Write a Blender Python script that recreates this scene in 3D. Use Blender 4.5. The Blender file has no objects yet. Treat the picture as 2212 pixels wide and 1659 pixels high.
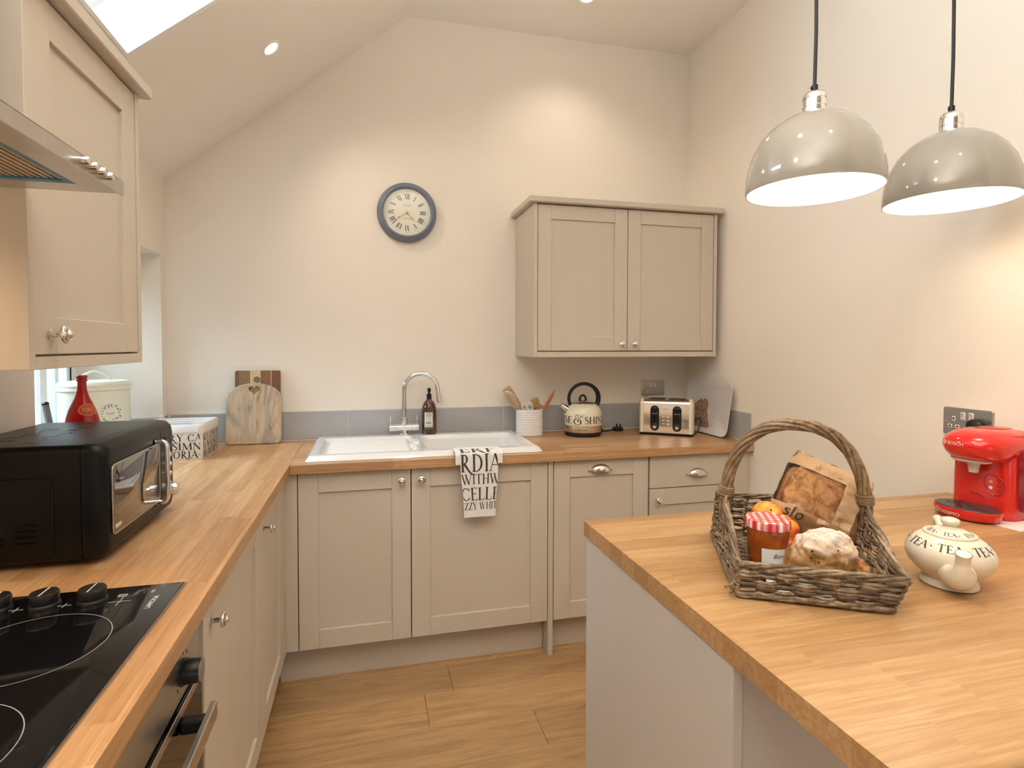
import bpy, bmesh, math, random
from mathutils import Matrix, Vector, noise
PI = math.pi
random.seed(7)
S = bpy.context.scene
COL = S.collection
W, HC, WT, TK = 2.707, 3.038, 0.91, 0.038        # room width, flat ceiling, worktop height, worktop thickness
SZ, SK, SX = 2.144, 0.8018, 1.115                # slope: z = SZ + SK*x up to x = SX
YB = -5.6                                        # rear wall

# ------------------------------------------------------------------ camera
cam = bpy.data.cameras.new('camera'); co = bpy.data.objects.new('camera', cam); COL.objects.link(co)
co.location = (0.9093, -2.8875, 1.3769)
co.rotation_euler = (Matrix.Rotation(-0.2406, 3, 'Z') @ Matrix.Rotation(PI/2 - 0.0282, 3, 'X') @ Matrix.Rotation(0.0011, 3, 'Z')).to_euler()
cam.sensor_width = 36.0; cam.lens = 1199.8*36/2212; cam.clip_start = 0.01
cam.shift_x = (1106-1088.1)/2212; cam.shift_y = -(829.5-780.7)/2212
S.camera = co

# ------------------------------------------------------------------ sky, exposure
wd = bpy.data.worlds.new('sky'); S.world = wd; wd.use_nodes = True
wn = wd.node_tree.nodes; bg = wn['Background']
bg.inputs[0].default_value = (0.78, 0.90, 1.0, 1); bg.inputs[1].default_value = 1.15
S.view_settings.view_transform = 'Standard'; S.view_settings.look = 'None'
S.view_settings.gamma = 1; S.view_settings.use_curve_mapping = False
S.view_settings.exposure = 0.0
WARM = (1.0, 0.85, 0.68)

def lamp(name, kind, loc, energy, color, size=0.05, rot=None, spot=None, blend=0.5):
    l = bpy.data.lights.new(name, kind); l.energy = energy; l.color = color
    if kind == 'AREA': l.shape = 'RECTANGLE'; l.size = size[0]; l.size_y = size[1]
    else: l.shadow_soft_size = size
    if kind == 'SPOT': l.spot_size = spot; l.spot_blend = blend
    o = bpy.data.objects.new(name, l); COL.objects.link(o); o.location = loc
    if rot: o.rotation_euler = rot
    return o
def lamp_target(o, t):
    o.rotation_euler = (Vector(t)-o.location).to_track_quat('-Z', 'Y').to_euler()

# daylight entering through the glazed door behind the camera and through the two windows
DOORL = lamp('daylight_door', 'AREA', (1.35, YB+0.02, 1.12), 1, (1.0, 0.95, 0.88), (1.9, 2.0), (PI/2, 0, 0))
# added fill lamp out of view, aimed up so the ceiling brightens the room
FILL = lamp('added_ceiling_fill', 'SPOT', (1.05, -3.05, 1.62), 360, (1.0, 0.965, 0.925), 0.06, None, math.radians(128), 1.0); lamp_target(FILL, (1.05, -2.78, 3.04))
WINL = lamp('daylight_window', 'AREA', (-1.75, -0.70, 2.75), 230, (0.58, 0.79, 1.0), (1.6, 1.6)); lamp_target(WINL, (-0.35, -0.56, 1.38))
SKYL = lamp('daylight_skylight', 'AREA', (0.29, -1.27, 2.94), 15, (0.80, 0.91, 1.0), (0.9, 0.75), (0, 0.6757, 0))
SPOTS = [((0.538, -0.455), 11), ((0.538, -2.25), 15), ((0.538, -3.8), 2), ((1.937, -0.36), 10), ((1.22, -1.95), 13), ((1.9, -2.55), 4), ((1.9, -4.0), 2)]
PEND_W, SPOT_K = 0.25, 0.36

# ------------------------------------------------------------------ helpers
def tag(o, label=None, cat=None, group=None, kind=None):
    if label: o['label'] = label
    if cat: o['category'] = cat
    if group: o['group'] = group
    if kind: o['kind'] = kind
    return o
def thing(name, label, cat, loc=(0, 0, 0), rotz=0.0, group=None):
    o = bpy.data.objects.new(name, None); COL.objects.link(o); o.empty_display_size = 0.05
    o.location = loc; o.rotation_euler = (0, 0, rotz)
    return tag(o, label, cat, group)
def root_of(o):
    while o.parent: o = o.parent
    return o
def rootM(o):
    r = root_of(o)
    return Matrix.Translation(r.location) @ r.rotation_euler.to_matrix().to_4x4()
def TR(x, y, z=0.0, rz=0.0): return Matrix.Translation((x, y, z)) @ Matrix.Rotation(rz, 4, 'Z')
def axisM(p, d, up=(0, 0, 1)):
    """frame at p whose +Z runs along d"""
    z = Vector(d).normalized(); u = Vector(up)
    if abs(z.dot(u)) > 0.98: u = Vector((0, 1, 0)) if abs(z.y) < 0.9 else Vector((1, 0, 0))
    x = u.cross(z).normalized(); y = z.cross(x)
    m = Matrix((x, y, z)).transposed().to_4x4(); m.translation = Vector(p); return m

class MB:
    def __init__(s, M=None): s.v = []; s.f = []; s.mi = []; s.M = M or Matrix(); s.cur = 0
    def add(s, vs, fs, M=None):
        n = len(s.v); A = s.M @ M if M else s.M
        s.v += [A @ Vector(p) for p in vs]
        s.f += [tuple(i+n for i in f) for f in fs]; s.mi += [s.cur]*len(fs); return s
    def box(s, a, b, M=None):
        x0, y0, z0 = a; x1, y1, z1 = b
        return s.add([(x0,y0,z0),(x1,y0,z0),(x1,y1,z0),(x0,y1,z0),(x0,y0,z1),(x1,y0,z1),(x1,y1,z1),(x0,y1,z1)],
                     [(0,3,2,1),(4,5,6,7),(0,1,5,4),(1,2,6,5),(2,3,7,6),(3,0,4,7)], M)
    def bbox(s, a, b, r=0.002, seg=2, M=None):
        bm = bmesh.new(); bmesh.ops.create_cube(bm, size=1)
        c = [(a[i]+b[i])/2 for i in range(3)]; d = [abs(b[i]-a[i]) for i in range(3)]
        for v in bm.verts: v.co = Vector((c[0]+v.co.x*d[0], c[1]+v.co.y*d[1], c[2]+v.co.z*d[2]))
        bmesh.ops.bevel(bm, geom=list(bm.edges), offset=min(r, min(d)*0.49), segments=seg, profile=0.5, affect='EDGES')
        bm.verts.index_update()
        s.add([tuple(v.co) for v in bm.verts], [tuple(v.index for v in f.verts) for f in bm.faces], M); bm.free(); return s
    def loft(s, loops, cap0=True, cap1=True, M=None, closed=True):
        n = len(loops[0]); vs = [p for l in loops for p in l]; fs = []
        for i in range(len(loops)-1):
            for j in range(n if closed else n-1):
                k = (j+1) % n; fs.append((i*n+j, i*n+k, (i+1)*n+k, (i+1)*n+j))
        if cap0: fs.append(tuple(range(n-1, -1, -1)))
        if cap1: fs.append(tuple((len(loops)-1)*n+j for j in range(n)))
        return s.add(vs, fs, M)
    def lathe(s, prof, n=32, M=None, sx=1.0, sy=1.0, cap=True):
        loops = [[(sx*max(r, 1e-5)*math.cos(2*PI*j/n), sy*max(r, 1e-5)*math.sin(2*PI*j/n), z) for j in range(n)] for r, z in prof]
        return s.loft(loops, cap, cap, M)
    def tube(s, pts, r, n=8, closed=False, cap=True, M=None):
        P = [Vector(p) for p in pts]; m = len(P); R = r if isinstance(r, (list, tuple)) else [r]*m
        T = []
        for i in range(m):
            a = P[(i-1) % m] if (closed or i > 0) else P[i]; b = P[(i+1) % m] if (closed or i < m-1) else P[i]
            t = (b-a); T.append(t.normalized() if t.length > 1e-9 else Vector((0, 0, 1)))
        u = T[0].orthogonal().normalized(); loops = []
        for i in range(m):
            u = (u - T[i]*u.dot(T[i])); u = u.normalized() if u.length > 1e-9 else T[i].orthogonal().normalized()
            w = T[i].cross(u)
            loops.append([P[i]+(u*math.cos(2*PI*j/n)+w*math.sin(2*PI*j/n))*R[i] for j in range(n)])
        if closed: loops.append(loops[0])
        return s.loft(loops, cap and not closed, cap and not closed, M)
    def prism(s, poly, z0, z1, M=None):
        return s.loft([[(x, y, z0) for x, y in poly], [(x, y, z1) for x, y in poly]], True, True, M)
    def grid(s, fn, nu, nv, M=None):
        vs = [fn(i/nu, j/nv) for j in range(nv+1) for i in range(nu+1)]
        fs = [(j*(nu+1)+i, j*(nu+1)+i+1, (j+1)*(nu+1)+i+1, (j+1)*(nu+1)+i) for j in range(nv) for i in range(nu)]
        return s.add(vs, fs, M)
    def build(s, name, mats, parent=None, smooth=0, label=None, kind=None):
        inv = rootM(parent).inverted() if parent else Matrix()
        me = bpy.data.meshes.new(name); me.from_pydata([tuple(inv @ v) for v in s.v], [], s.f)
        for m in (mats if isinstance(mats, (list, tuple)) else [mats]): me.materials.append(m)
        if max(s.mi, default=0) > 0: me.polygons.foreach_set('material_index', s.mi)
        bm = bmesh.new(); bm.from_mesh(me); bmesh.ops.recalc_face_normals(bm, faces=bm.faces); bm.to_mesh(me); bm.free()
        if smooth:
            me.polygons.foreach_set('use_smooth', [True]*len(me.polygons))
            try: me.set_sharp_from_angle(angle=math.radians(smooth))
            except Exception: pass
        o = bpy.data.objects.new(name, me); COL.objects.link(o)
        if parent: o.parent = parent
        return tag(o, label, kind=kind)

def copy_tree(o, parent=None):
    c = o.copy(); COL.objects.link(c)
    if parent: c.parent = parent
    for ch in [k for k in o.children]: copy_tree(ch, c)
    return c
def rrect(w, d, r, n=5, cx=0, cy=0):
    p = []
    for sx, sy, a in ((1, 1, 0), (-1, 1, 90), (-1, -1, 180), (1, -1, 270)):
        for k in range(n+1):
            t = math.radians(a+90*k/n); p.append((cx+sx*(w/2-r)+r*math.cos(t), cy+sy*(d/2-r)+r*math.sin(t)))
    return p
def oval(a, b, n=40, e=2.0):
    out = []
    for k in range(n):
        t = 2*PI*k/n; c, q = math.cos(t), math.sin(t)
        out.append((a*math.copysign(abs(c)**(2/e), c), b*math.copysign(abs(q)**(2/e), q)))
    return out
def lvl(poly, z, k=1.0): return [(x*k, y*k, z) for x, y in poly]
def spline(P, n=8, closed=False):
    P = [Vector(p) for p in P]; out = []; m = len(P)
    for i in range(m if closed else m-1):
        g = (lambda k: P[k % m]) if closed else (lambda k: P[min(max(k, 0), m-1)])
        a, b, c, d = g(i-1), g(i), g(i+1), g(i+2)
        for k in range(n):
            t = k/n
            out.append(0.5*((2*b)+(c-a)*t+(2*a-5*b+4*c-d)*t*t+(3*b-a-3*c+d)*t**3))
    if not closed: out.append(P[-1])
    return out

# ------------------------------------------------------------------ materials
def nmat(name):
    m = bpy.data.materials.new(name); m.use_nodes = True; nt = m.node_tree
    return m, nt, nt.nodes['Principled BSDF']
def mth(nt, op, a, b=None, c=None):
    n = nt.nodes.new('ShaderNodeMath'); n.operation = op
    for i, v in enumerate((a, b, c)):
        if v is None: continue
        if isinstance(v, (int, float)): n.inputs[i].default_value = v
        else: nt.links.new(v, n.inputs[i])
    return n.outputs[0]
def ramp(nt, fac, stops, interp='LINEAR'):
    n = nt.nodes.new('ShaderNodeValToRGB'); n.color_ramp.interpolation = interp
    e = n.color_ramp.elements
    while len(e) < len(stops): e.new(0.5)
    for k, (p, c) in zip(e, stops): k.position = p; k.color = (c[0], c[1], c[2], 1)
    nt.links.new(fac, n.inputs[0]); return n.outputs[0]
def noise_n(nt, vec, scale, detail=3, rough=0.55, dist=0.0):
    n = nt.nodes.new('ShaderNodeTexNoise'); n.inputs['Scale'].default_value = scale; n.inputs['Detail'].default_value = detail
    n.inputs['Roughness'].default_value = rough; n.inputs['Distortion'].default_value = dist
    if vec is not None: nt.links.new(vec, n.inputs['Vector'])
    return n.outputs[0]
def objco(nt): return nt.nodes.new('ShaderNodeTexCoord').outputs['Object']
def mapped(nt, vec, scale=(1, 1, 1), rot=(0, 0, 0), loc=(0, 0, 0)):
    n = nt.nodes.new('ShaderNodeMapping'); n.inputs['Scale'].default_value = scale; n.inputs['Rotation'].default_value = rot
    n.inputs['Location'].default_value = loc; nt.links.new(vec, n.inputs['Vector']); return n.outputs[0]
def bump(nt, p, h, strength, dist=0.001):
    b = nt.nodes.new('ShaderNodeBump'); b.inputs['Strength'].default_value = strength; b.inputs['Distance'].default_value = dist
    nt.links.new(h, b.inputs['Height']); nt.links.new(b.outputs[0], p.inputs['Normal'])
def mixc(nt, f, a, b, mode='MIX'):
    n = nt.nodes.new('ShaderNodeMix'); n.data_type = 'RGBA'; n.blend_type = mode
    for sock, v in ((n.inputs[0], f), (n.inputs[6], a), (n.inputs[7], b)):
        if isinstance(v, (int, float)): sock.default_value = v
        elif isinstance(v, tuple): sock.default_value = (v[0], v[1], v[2], 1)
        else: nt.links.new(v, sock)
    return n.outputs[2]
def plain(name, c, rough=0.5, metal=0.0, coat=0.0, var=0.04, nscale=12.0, bmp=0.0, bscale=200.0, emit=None, spec=None):
    m, nt, p = nmat(name); oc = objco(nt)
    f = noise_n(nt, oc, nscale, 3)
    lo = tuple(x*(1-var) for x in c); hi = tuple(min(1, x*(1+var)) for x in c)
    nt.links.new(ramp(nt, f, [(0.3, lo), (0.7, hi)]), p.inputs['Base Color'])
    p.inputs['Roughness'].default_value = rough; p.inputs['Metallic'].default_value = metal
    if coat: p.inputs['Coat Weight'].default_value = coat; p.inputs['Coat Roughness'].default_value = 0.04
    if spec is not None: p.inputs['Specular IOR Level'].default_value = spec
    if bmp: bump(nt, p, noise_n(nt, oc, bscale, 2), bmp)
    if emit: p.inputs['Emission Color'].default_value = (*emit[0], 1); p.inputs['Emission Strength'].default_value = emit[1]
    return m
def painted_wood(name, c, axis='z'):
    """painted timber: even colour, fine grain lines running along one axis"""
    m, nt, p = nmat(name); oc = objco(nt)
    sc = {'z': (160, 160, 2.5), 'x': (2.5, 160, 160), 'y': (160, 2.5, 160)}[axis]
    g = noise_n(nt, mapped(nt, oc, sc), 1.0, 3)
    nt.links.new(ramp(nt, g, [(0.3, tuple(x*0.982 for x in c)), (0.7, tuple(x*1.015 for x in c))]), p.inputs['Base Color'])
    p.inputs['Roughness'].default_value = 0.48; p.inputs['Specular IOR Level'].default_value = 0.35
    bump(nt, p, g, 0.06, 0.0004); return m
def staves(name, along='x', cols=None, sw=0.043, sl=0.42, rough=0.34):
    """oak butcher block: staves of random tone with stretched grain"""
    m, nt, p = nmat(name); oc = objco(nt)
    sp = nt.nodes.new('ShaderNodeSeparateXYZ'); nt.links.new(oc, sp.inputs[0])
    u, v = (sp.outputs[0], sp.outputs[1]) if along == 'x' else (sp.outputs[1], sp.outputs[0])
    row = mth(nt, 'FLOOR', mth(nt, 'DIVIDE', v, sw))
    w1 = nt.nodes.new('ShaderNodeTexWhiteNoise'); w1.noise_dimensions = '1D'; nt.links.new(row, w1.inputs['W'])
    col = mth(nt, 'FLOOR', mth(nt, 'DIVIDE', mth(nt, 'ADD', u, mth(nt, 'MULTIPLY', w1.outputs[0], 3.7)), sl))
    cb = nt.nodes.new('ShaderNodeCombineXYZ'); nt.links.new(row, cb.inputs[0]); nt.links.new(col, cb.inputs[1])
    w2 = nt.nodes.new('ShaderNodeTexWhiteNoise'); w2.noise_dimensions = '2D'; nt.links.new(cb.outputs[0], w2.inputs['Vector'])
    idv = w2.outputs[0]
    gv = nt.nodes.new('ShaderNodeCombineXYZ')
    nt.links.new(mth(nt, 'ADD', mth(nt, 'MULTIPLY', u, 5.0), mth(nt, 'MULTIPLY', idv, 40)), gv.inputs[0])
    nt.links.new(mth(nt, 'MULTIPLY', v, 95.0), gv.inputs[1]); nt.links.new(mth(nt, 'MULTIPLY', sp.outputs[2], 95.0), gv.inputs[2])
    g = noise_n(nt, gv.outputs[0], 1.0, 4, 0.6, 0.6)
    gv2 = nt.nodes.new('ShaderNodeCombineXYZ')
    nt.links.new(mth(nt, 'ADD', mth(nt, 'MULTIPLY', u, 14.0), mth(nt, 'MULTIPLY', idv, 17)), gv2.inputs[0])
    nt.links.new(mth(nt, 'MULTIPLY', v, 420.0), gv2.inputs[1]); nt.links.new(mth(nt, 'MULTIPLY', sp.outputs[2], 420.0), gv2.inputs[2])
    g2 = noise_n(nt, gv2.outputs[0], 1.0, 2, 0.5)
    a, b, c = cols
    base = ramp(nt, idv, [(0.0, a), (0.5, b), (1.0, c)])
    dark = mixc(nt, 1.0, base, (0.80, 0.72, 0.62), 'MULTIPLY')
    k = mixc(nt, ramp(nt, g, [(0.38, (1, 1, 1)), (0.66, (0, 0, 0))]), base, dark)
    k2 = mixc(nt, ramp(nt, g2, [(0.56, (0, 0, 0)), (0.74, (0.5, 0.5, 0.5))]), k, mixc(nt, 1.0, base, (0.66, 0.55, 0.42), 'MULTIPLY'))
    nt.links.new(k2, p.inputs['Base Color']); p.inputs['Roughness'].default_value = rough
    p.inputs['Specular IOR Level'].default_value = 0.4
    bump(nt, p, g, 0.04, 0.0004); return m
def plankmat(name, cols):
    m, nt, p = nmat(name); oc = objco(nt); oi = nt.nodes.new('ShaderNodeObjectInfo')
    rnd = oi.outputs['Random']
    sp = nt.nodes.new('ShaderNodeSeparateXYZ'); nt.links.new(oc, sp.inputs[0])
    gv = nt.nodes.new('ShaderNodeCombineXYZ')
    nt.links.new(mth(nt, 'ADD', mth(nt, 'MULTIPLY', sp.outputs[0], 2.2), mth(nt, 'MULTIPLY', rnd, 50)), gv.inputs[0])
    nt.links.new(mth(nt, 'MULTIPLY', sp.outputs[1], 22.0), gv.inputs[1])
    g = noise_n(nt, gv.outputs[0], 1.0, 5, 0.62, 1.2)
    gv2 = nt.nodes.new('ShaderNodeCombineXYZ')
    nt.links.new(mth(nt, 'ADD', mth(nt, 'MULTIPLY', sp.outputs[0], 9), mth(nt, 'MULTIPLY', rnd, 31)), gv2.inputs[0])
    nt.links.new(mth(nt, 'MULTIPLY', sp.outputs[1], 240), gv2.inputs[1])
    g2 = noise_n(nt, gv2.outputs[0], 1.0, 3)
    kn = nt.nodes.new('ShaderNodeCombineXYZ')
    nt.links.new(mth(nt, 'ADD', mth(nt, 'MULTIPLY', sp.outputs[0], 2.6), mth(nt, 'MULTIPLY', rnd, 77)), kn.inputs[0])
    nt.links.new(mth(nt, 'MULTIPLY', sp.outputs[1], 9.0), kn.inputs[1])
    k = noise_n(nt, kn.outputs[0], 1.0, 2, 0.5, 0.4)
    a, b, c = cols
    base = ramp(nt, g, [(0.32, a), (0.5, b), (0.68, c)])
    base = mixc(nt, ramp(nt, g2, [(0.5, (0, 0, 0)), (0.75, (0.55, 0.55, 0.55))]), base, mixc(nt, 1.0, base, (0.72, 0.62, 0.52), 'MULTIPLY'))
    base = mixc(nt, ramp(nt, k, [(0.66, (0, 0, 0)), (0.78, (0.75, 0.75, 0.75))]), base, mixc(nt, 1.0, base, (0.5, 0.45, 0.42), 'MULTIPLY'))
    tone = ramp(nt, rnd, [(0, (0.9, 0.9, 0.9)), (1, (1.12, 1.1, 1.06))])
    nt.links.new(mixc(nt, 1.0, base, tone, 'MULTIPLY'), p.inputs['Base Color'])
    p.inputs['Roughness'].default_value = 0.42; bump(nt, p, g2, 0.05, 0.0005); return m
def pane_glass(name, tint=(1, 1, 1)):
    m, nt, p = nmat(name); nt.nodes.remove(p); ior = 1.4 if 'film' in name else 1.45
    out = nt.nodes['Material Output']; t = nt.nodes.new('ShaderNodeBsdfTransparent'); t.inputs[0].default_value = (*tint, 1)
    g = nt.nodes.new('ShaderNodeBsdfGlossy'); g.inputs['Roughness'].default_value = 0.03
    lw = nt.nodes.new('ShaderNodeLayerWeight'); fr = mth(nt, 'ADD', mth(nt, 'MULTIPLY', mth(nt, 'POWER', lw.outputs['Facing'], 4.0), 0.8), (ior-1)**2/(ior+1)**2*1.6)
    mx = nt.nodes.new('ShaderNodeMixShader'); nt.links.new(fr, mx.inputs[0]); nt.links.new(t.outputs[0], mx.inputs[1]); nt.links.new(g.outputs[0], mx.inputs[2])
    nt.links.new(mx.outputs[0], out.inputs[0]); return m
def bands(name, stops, axis=0, scale=1.0, off=0.0, rough=0.5, grain=(3, 160, 3), gdark=0.85):
    """wood made of colour strips along one axis plus grain"""
    m, nt, p = nmat(name); oc = objco(nt)
    sp = nt.nodes.new('ShaderNodeSeparateXYZ'); nt.links.new(oc, sp.inputs[0])
    f = mth(nt, 'ADD', mth(nt, 'MULTIPLY', sp.outputs[axis], scale), off)
    c = ramp(nt, f, stops, 'CONSTANT'); g = noise_n(nt, mapped(nt, oc, grain), 1.0, 3)
    d = mixc(nt, 1.0, c, (gdark, gdark*0.97, gdark*0.93), 'MULTIPLY')
    nt.links.new(mixc(nt, ramp(nt, g, [(0.4, (0, 0, 0)), (0.65, (1, 1, 1))]), c, d), p.inputs['Base Color'])
    p.inputs['Roughness'].default_value = rough; return m

WALLC = (0.86, 0.785, 0.685)
M = {}
M['wall'] = plain('wall_paint', WALLC, 0.9, var=0.012, nscale=3, bmp=0.05, bscale=260, spec=0.2)
M['ceil'] = plain('ceiling_paint', (0.90, 0.855, 0.79), 0.9, var=0.01, nscale=3, spec=0.2)
M['reardim'] = plain('rear_wall_darkened', (0.36, 0.29, 0.21), 0.85)  # unseen wall, darkened to cut light bounced onto the peninsula back panel
M['white'] = plain('white_gloss', (0.88, 0.88, 0.87), 0.25, var=0.01)
M['reveal'] = plain('white_reveal', (0.90, 0.90, 0.89), 0.7, var=0.01)
CAB = (0.62, 0.545, 0.45)
M['cab'] = painted_wood('cabinet_paint', CAB, 'z'); M['cabx'] = painted_wood('cabinet_paint_rail', CAB, 'x'); M['caby'] = painted_wood('cabinet_paint_side_rail', CAB, 'y')
M['carc'] = plain('cabinet_inside', (0.55, 0.50, 0.44), 0.6)
M['endp'] = plain('island_end_paint', (0.60, 0.56, 0.52), 0.5, var=0.01)
OAK = ((0.47, 0.265, 0.125), (0.57, 0.34, 0.17), (0.66, 0.42, 0.225))
M['oakx'] = staves('oak_block_x', 'x', OAK); M['oaky'] = staves('oak_block_y', 'y', OAK)
M['oaki'] = staves('oak_block_island', 'x', ((0.44, 0.255, 0.115), (0.525, 0.32, 0.15), (0.60, 0.385, 0.195)), 0.062, 0.5, 0.30)
M['plank'] = plankmat('floor_oak', ((0.34, 0.20, 0.09), (0.46, 0.28, 0.13), (0.54, 0.34, 0.165)))
M['gap'] = plain('dark_joint', (0.10, 0.06, 0.03), 0.9)
M['tile'] = plain('grey_gloss_tile', (0.43, 0.42, 0.42), 0.16, var=0.05, nscale=9)
M['grout'] = plain('grout', (0.78, 0.74, 0.68), 0.9)
M['chrome'] = plain('chrome', (0.80, 0.79, 0.77), 0.09, 1.0, var=0.01)
M['steel'] = plain('brushed_steel', (0.56, 0.54, 0.51), 0.30, 1.0, var=0.05, nscale=30)
M['dsteel'] = plain('dark_nickel', (0.48, 0.45, 0.42), 0.28, 1.0, var=0.05)
M['black'] = plain('black_satin', (0.009, 0.009, 0.009), 0.36, var=0.1, spec=0.35)
M['micro'] = plain('black_enamel', (0.006, 0.006, 0.006), 0.34, var=0.1, spec=0.20)
M['blackg'] = plain('black_gloss', (0.004, 0.004, 0.005), 0.06, var=0.05, spec=0.3)
M['mirror'] = plain('mirror_glass', (0.30, 0.28, 0.26), 0.05, 1.0, var=0.02)
M['ceram'] = plain('white_ceramic', (0.78, 0.77, 0.75), 0.12, coat=0.4, var=0.01)
M['cream'] = plain('cream_enamel', (0.80, 0.74, 0.56), 0.18, coat=0.5, var=0.01)
M['teapot'] = plain('cream_glaze', (0.78, 0.70, 0.555), 0.16, coat=0.5, var=0.02)
M['ink'] = plain('black_print', (0.02, 0.017, 0.016), 0.5)
M['inkb'] = plain('brown_print', (0.055, 0.042, 0.035), 0.7)
M['inkw'] = plain('white_print', (0.8, 0.8, 0.78), 0.5)
M['inkg'] = plain('grey_print', (0.30, 0.30, 0.28), 0.6)
M['clockrim'] = plain('slate_blue_paint', (0.16, 0.18, 0.235), 0.42, var=0.05, nscale=60)
M['dial'] = plain('cream_dial', (0.88, 0.84, 0.72), 0.5, var=0.01)
M['brass'] = plain('gilt_hand', (0.55, 0.33, 0.08), 0.3, 0.8)
M['linen'] = plain('white_cotton', (0.84, 0.82, 0.79), 0.9, var=0.02, nscale=20, bmp=0.15, bscale=900)
M['rubber'] = plain('black_cord', (0.012, 0.012, 0.012), 0.55)
M['shade'] = plain('grey_gloss_shade', (0.33, 0.305, 0.26), 0.10, coat=0.6, var=0.01)
M['inner'] = plain('white_shade_lining', (0.92, 0.91, 0.88), 0.5, var=0.005)
M['bulb'] = plain('lit_bulb', (1, 1, 1), 0.4, emit=((1, 0.90, 0.74), 14.0))
M['led'] = plain('lit_downlight', (1, 1, 1), 0.4, emit=((1, 0.90, 0.72), 9.0))
M['red'] = plain('red_gloss_plastic', (0.72, 0.014, 0.010), 0.14, coat=0.5, var=0.02)
M['redt'] = plain('dark_red_tank', (0.26, 0.02, 0.03), 0.12, coat=0.5, var=0.03)
M['grate'] = plain('dark_drip_grate', (0.045, 0.042, 0.04), 0.35)
M['spoutg'] = plain('pale_nozzle', (0.62, 0.57, 0.49), 0.35)
M['blue'] = plain('blue_film', (0.03, 0.19, 0.32), 0.4)
M['filt'] = plain('aluminium_mesh', (0.62, 0.52, 0.42), 0.45, 0.6)
M['bamboo'] = plain('pale_utensil_wood', (0.52, 0.34, 0.20), 0.55, var=0.12, nscale=30)
M['cherry'] = plain('reddish_utensil_wood', (0.50, 0.22, 0.09), 0.5, var=0.1, nscale=30)
M['bristle'] = plain('straw_bristle', (0.72, 0.56, 0.25), 0.8, var=0.15, nscale=80)
M['plastic'] = plain('white_plastic', (0.80, 0.78, 0.73), 0.35)
M['amber'] = plain('amber_bottle', (0.075, 0.016, 0.007), 0.10, coat=0.6, var=0.3, nscale=18)
M['green'] = plain('green_label', (0.05, 0.12, 0.06), 0.5)
M['paper'] = plain('label_paper', (0.76, 0.73, 0.58), 0.6)
M['ribbon'] = plain('olive_ribbon', (0.22, 0.17, 0.08), 0.7)
M['rglass'] = plain('ruby_glass', (0.55, 0.004, 0.010), 0.05, var=0.25, nscale=9)
M['rglass'].node_tree.nodes['Principled BSDF'].inputs['Transmission Weight'].default_value = 0.55
M['gold'] = plain('gold_print', (0.75, 0.45, 0.12), 0.4)
M['orange'] = plain('orange_label', (0.50, 0.05, 0.01), 0.5)
M['bin'] = plain('pale_cream_tin', (0.80, 0.80, 0.68), 0.3, var=0.01)
M['greyw'] = plain('grey_stick_plastic', (0.18, 0.18, 0.19), 0.5)
M['board1'] = bands('striped_board_wood', [(0.0, (0.22, 0.115, 0.055)), (0.09, (0.30, 0.175, 0.085)), (0.33, (0.70, 0.52, 0.32)), (0.56, (0.27, 0.13, 0.06)), (0.78, (0.50, 0.31, 0.17)), (0.81, (0.22, 0.09, 0.045))], 0, 1/0.2, 0.5, 0.5, (160, 60, 3))
def mango():
    m, nt, p = nmat('mango_board_wood'); oc = objco(nt)
    a = noise_n(nt, mapped(nt, oc, (30, 10, 6)), 1.0, 5, 0.62, 1.8); b = noise_n(nt, mapped(nt, oc, (9, 3, 4)), 1.0, 2, 0.5, 0.6)
    f = noise_n(nt, mapped(nt, oc, (260, 30, 9)), 1.0, 3)
    c1 = ramp(nt, a, [(0.3, (0.30, 0.225, 0.15)), (0.45, (0.52, 0.42, 0.31)), (0.6, (0.60, 0.49, 0.36)), (0.75, (0.44, 0.33, 0.20))])
    c2 = ramp(nt, b, [(0.36, (0.66, 0.63, 0.63)), (0.48, (1, 0.97, 0.9)), (0.62, (1.0, 0.84, 0.58))])
    k = mixc(nt, 1.0, c1, c2, 'MULTIPLY')
    nt.links.new(mixc(nt, ramp(nt, f, [(0.45, (0, 0, 0)), (0.7, (0.5, 0.5, 0.5))]), k, mixc(nt, 1.0, k, (0.72, 0.66, 0.58), 'MULTIPLY')), p.inputs['Base Color'])
    p.inputs['Roughness'].default_value = 0.6; return m
M['mango'] = mango()
def wicker(name, a, b):
    m, nt, p = nmat(name); oc = objco(nt)
    f = noise_n(nt, oc, 75, 4, 0.7); g = noise_n(nt, oc, 14, 2)
    c = mixc(nt, ramp(nt, g, [(0.4, (0, 0, 0)), (0.62, (0.7, 0.7, 0.7))]), ramp(nt, f, [(0.3, tuple(x*0.30 for x in a)), (0.48, a), (0.68, b)]), tuple(x*0.55 for x in a))
    nt.links.new(c, p.inputs['Base Color']); p.inputs['Roughness'].default_value = 0.5; bump(nt, p, f, 0.3, 0.0006); return m
M['wick'] = wicker('willow_cane', (0.235, 0.165, 0.098), (0.42, 0.32, 0.21))
M['wick2'] = wicker('pale_willow_cane', (0.34, 0.25, 0.155), (0.52, 0.41, 0.28)); M['wick3'] = wicker('dark_willow_cane', (0.15, 0.095, 0.055), (0.28, 0.19, 0.115))
WK = [M['wick'], M['wick2'], M['wick3']]
M['wickh'] = wicker('willow_handle_cane', (0.25, 0.155, 0.075), (0.40, 0.27, 0.14))
M['jam'] = plain('apricot_jam_glass', (0.34, 0.075, 0.010), 0.08, coat=0.7, var=0.3, nscale=35)
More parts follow.
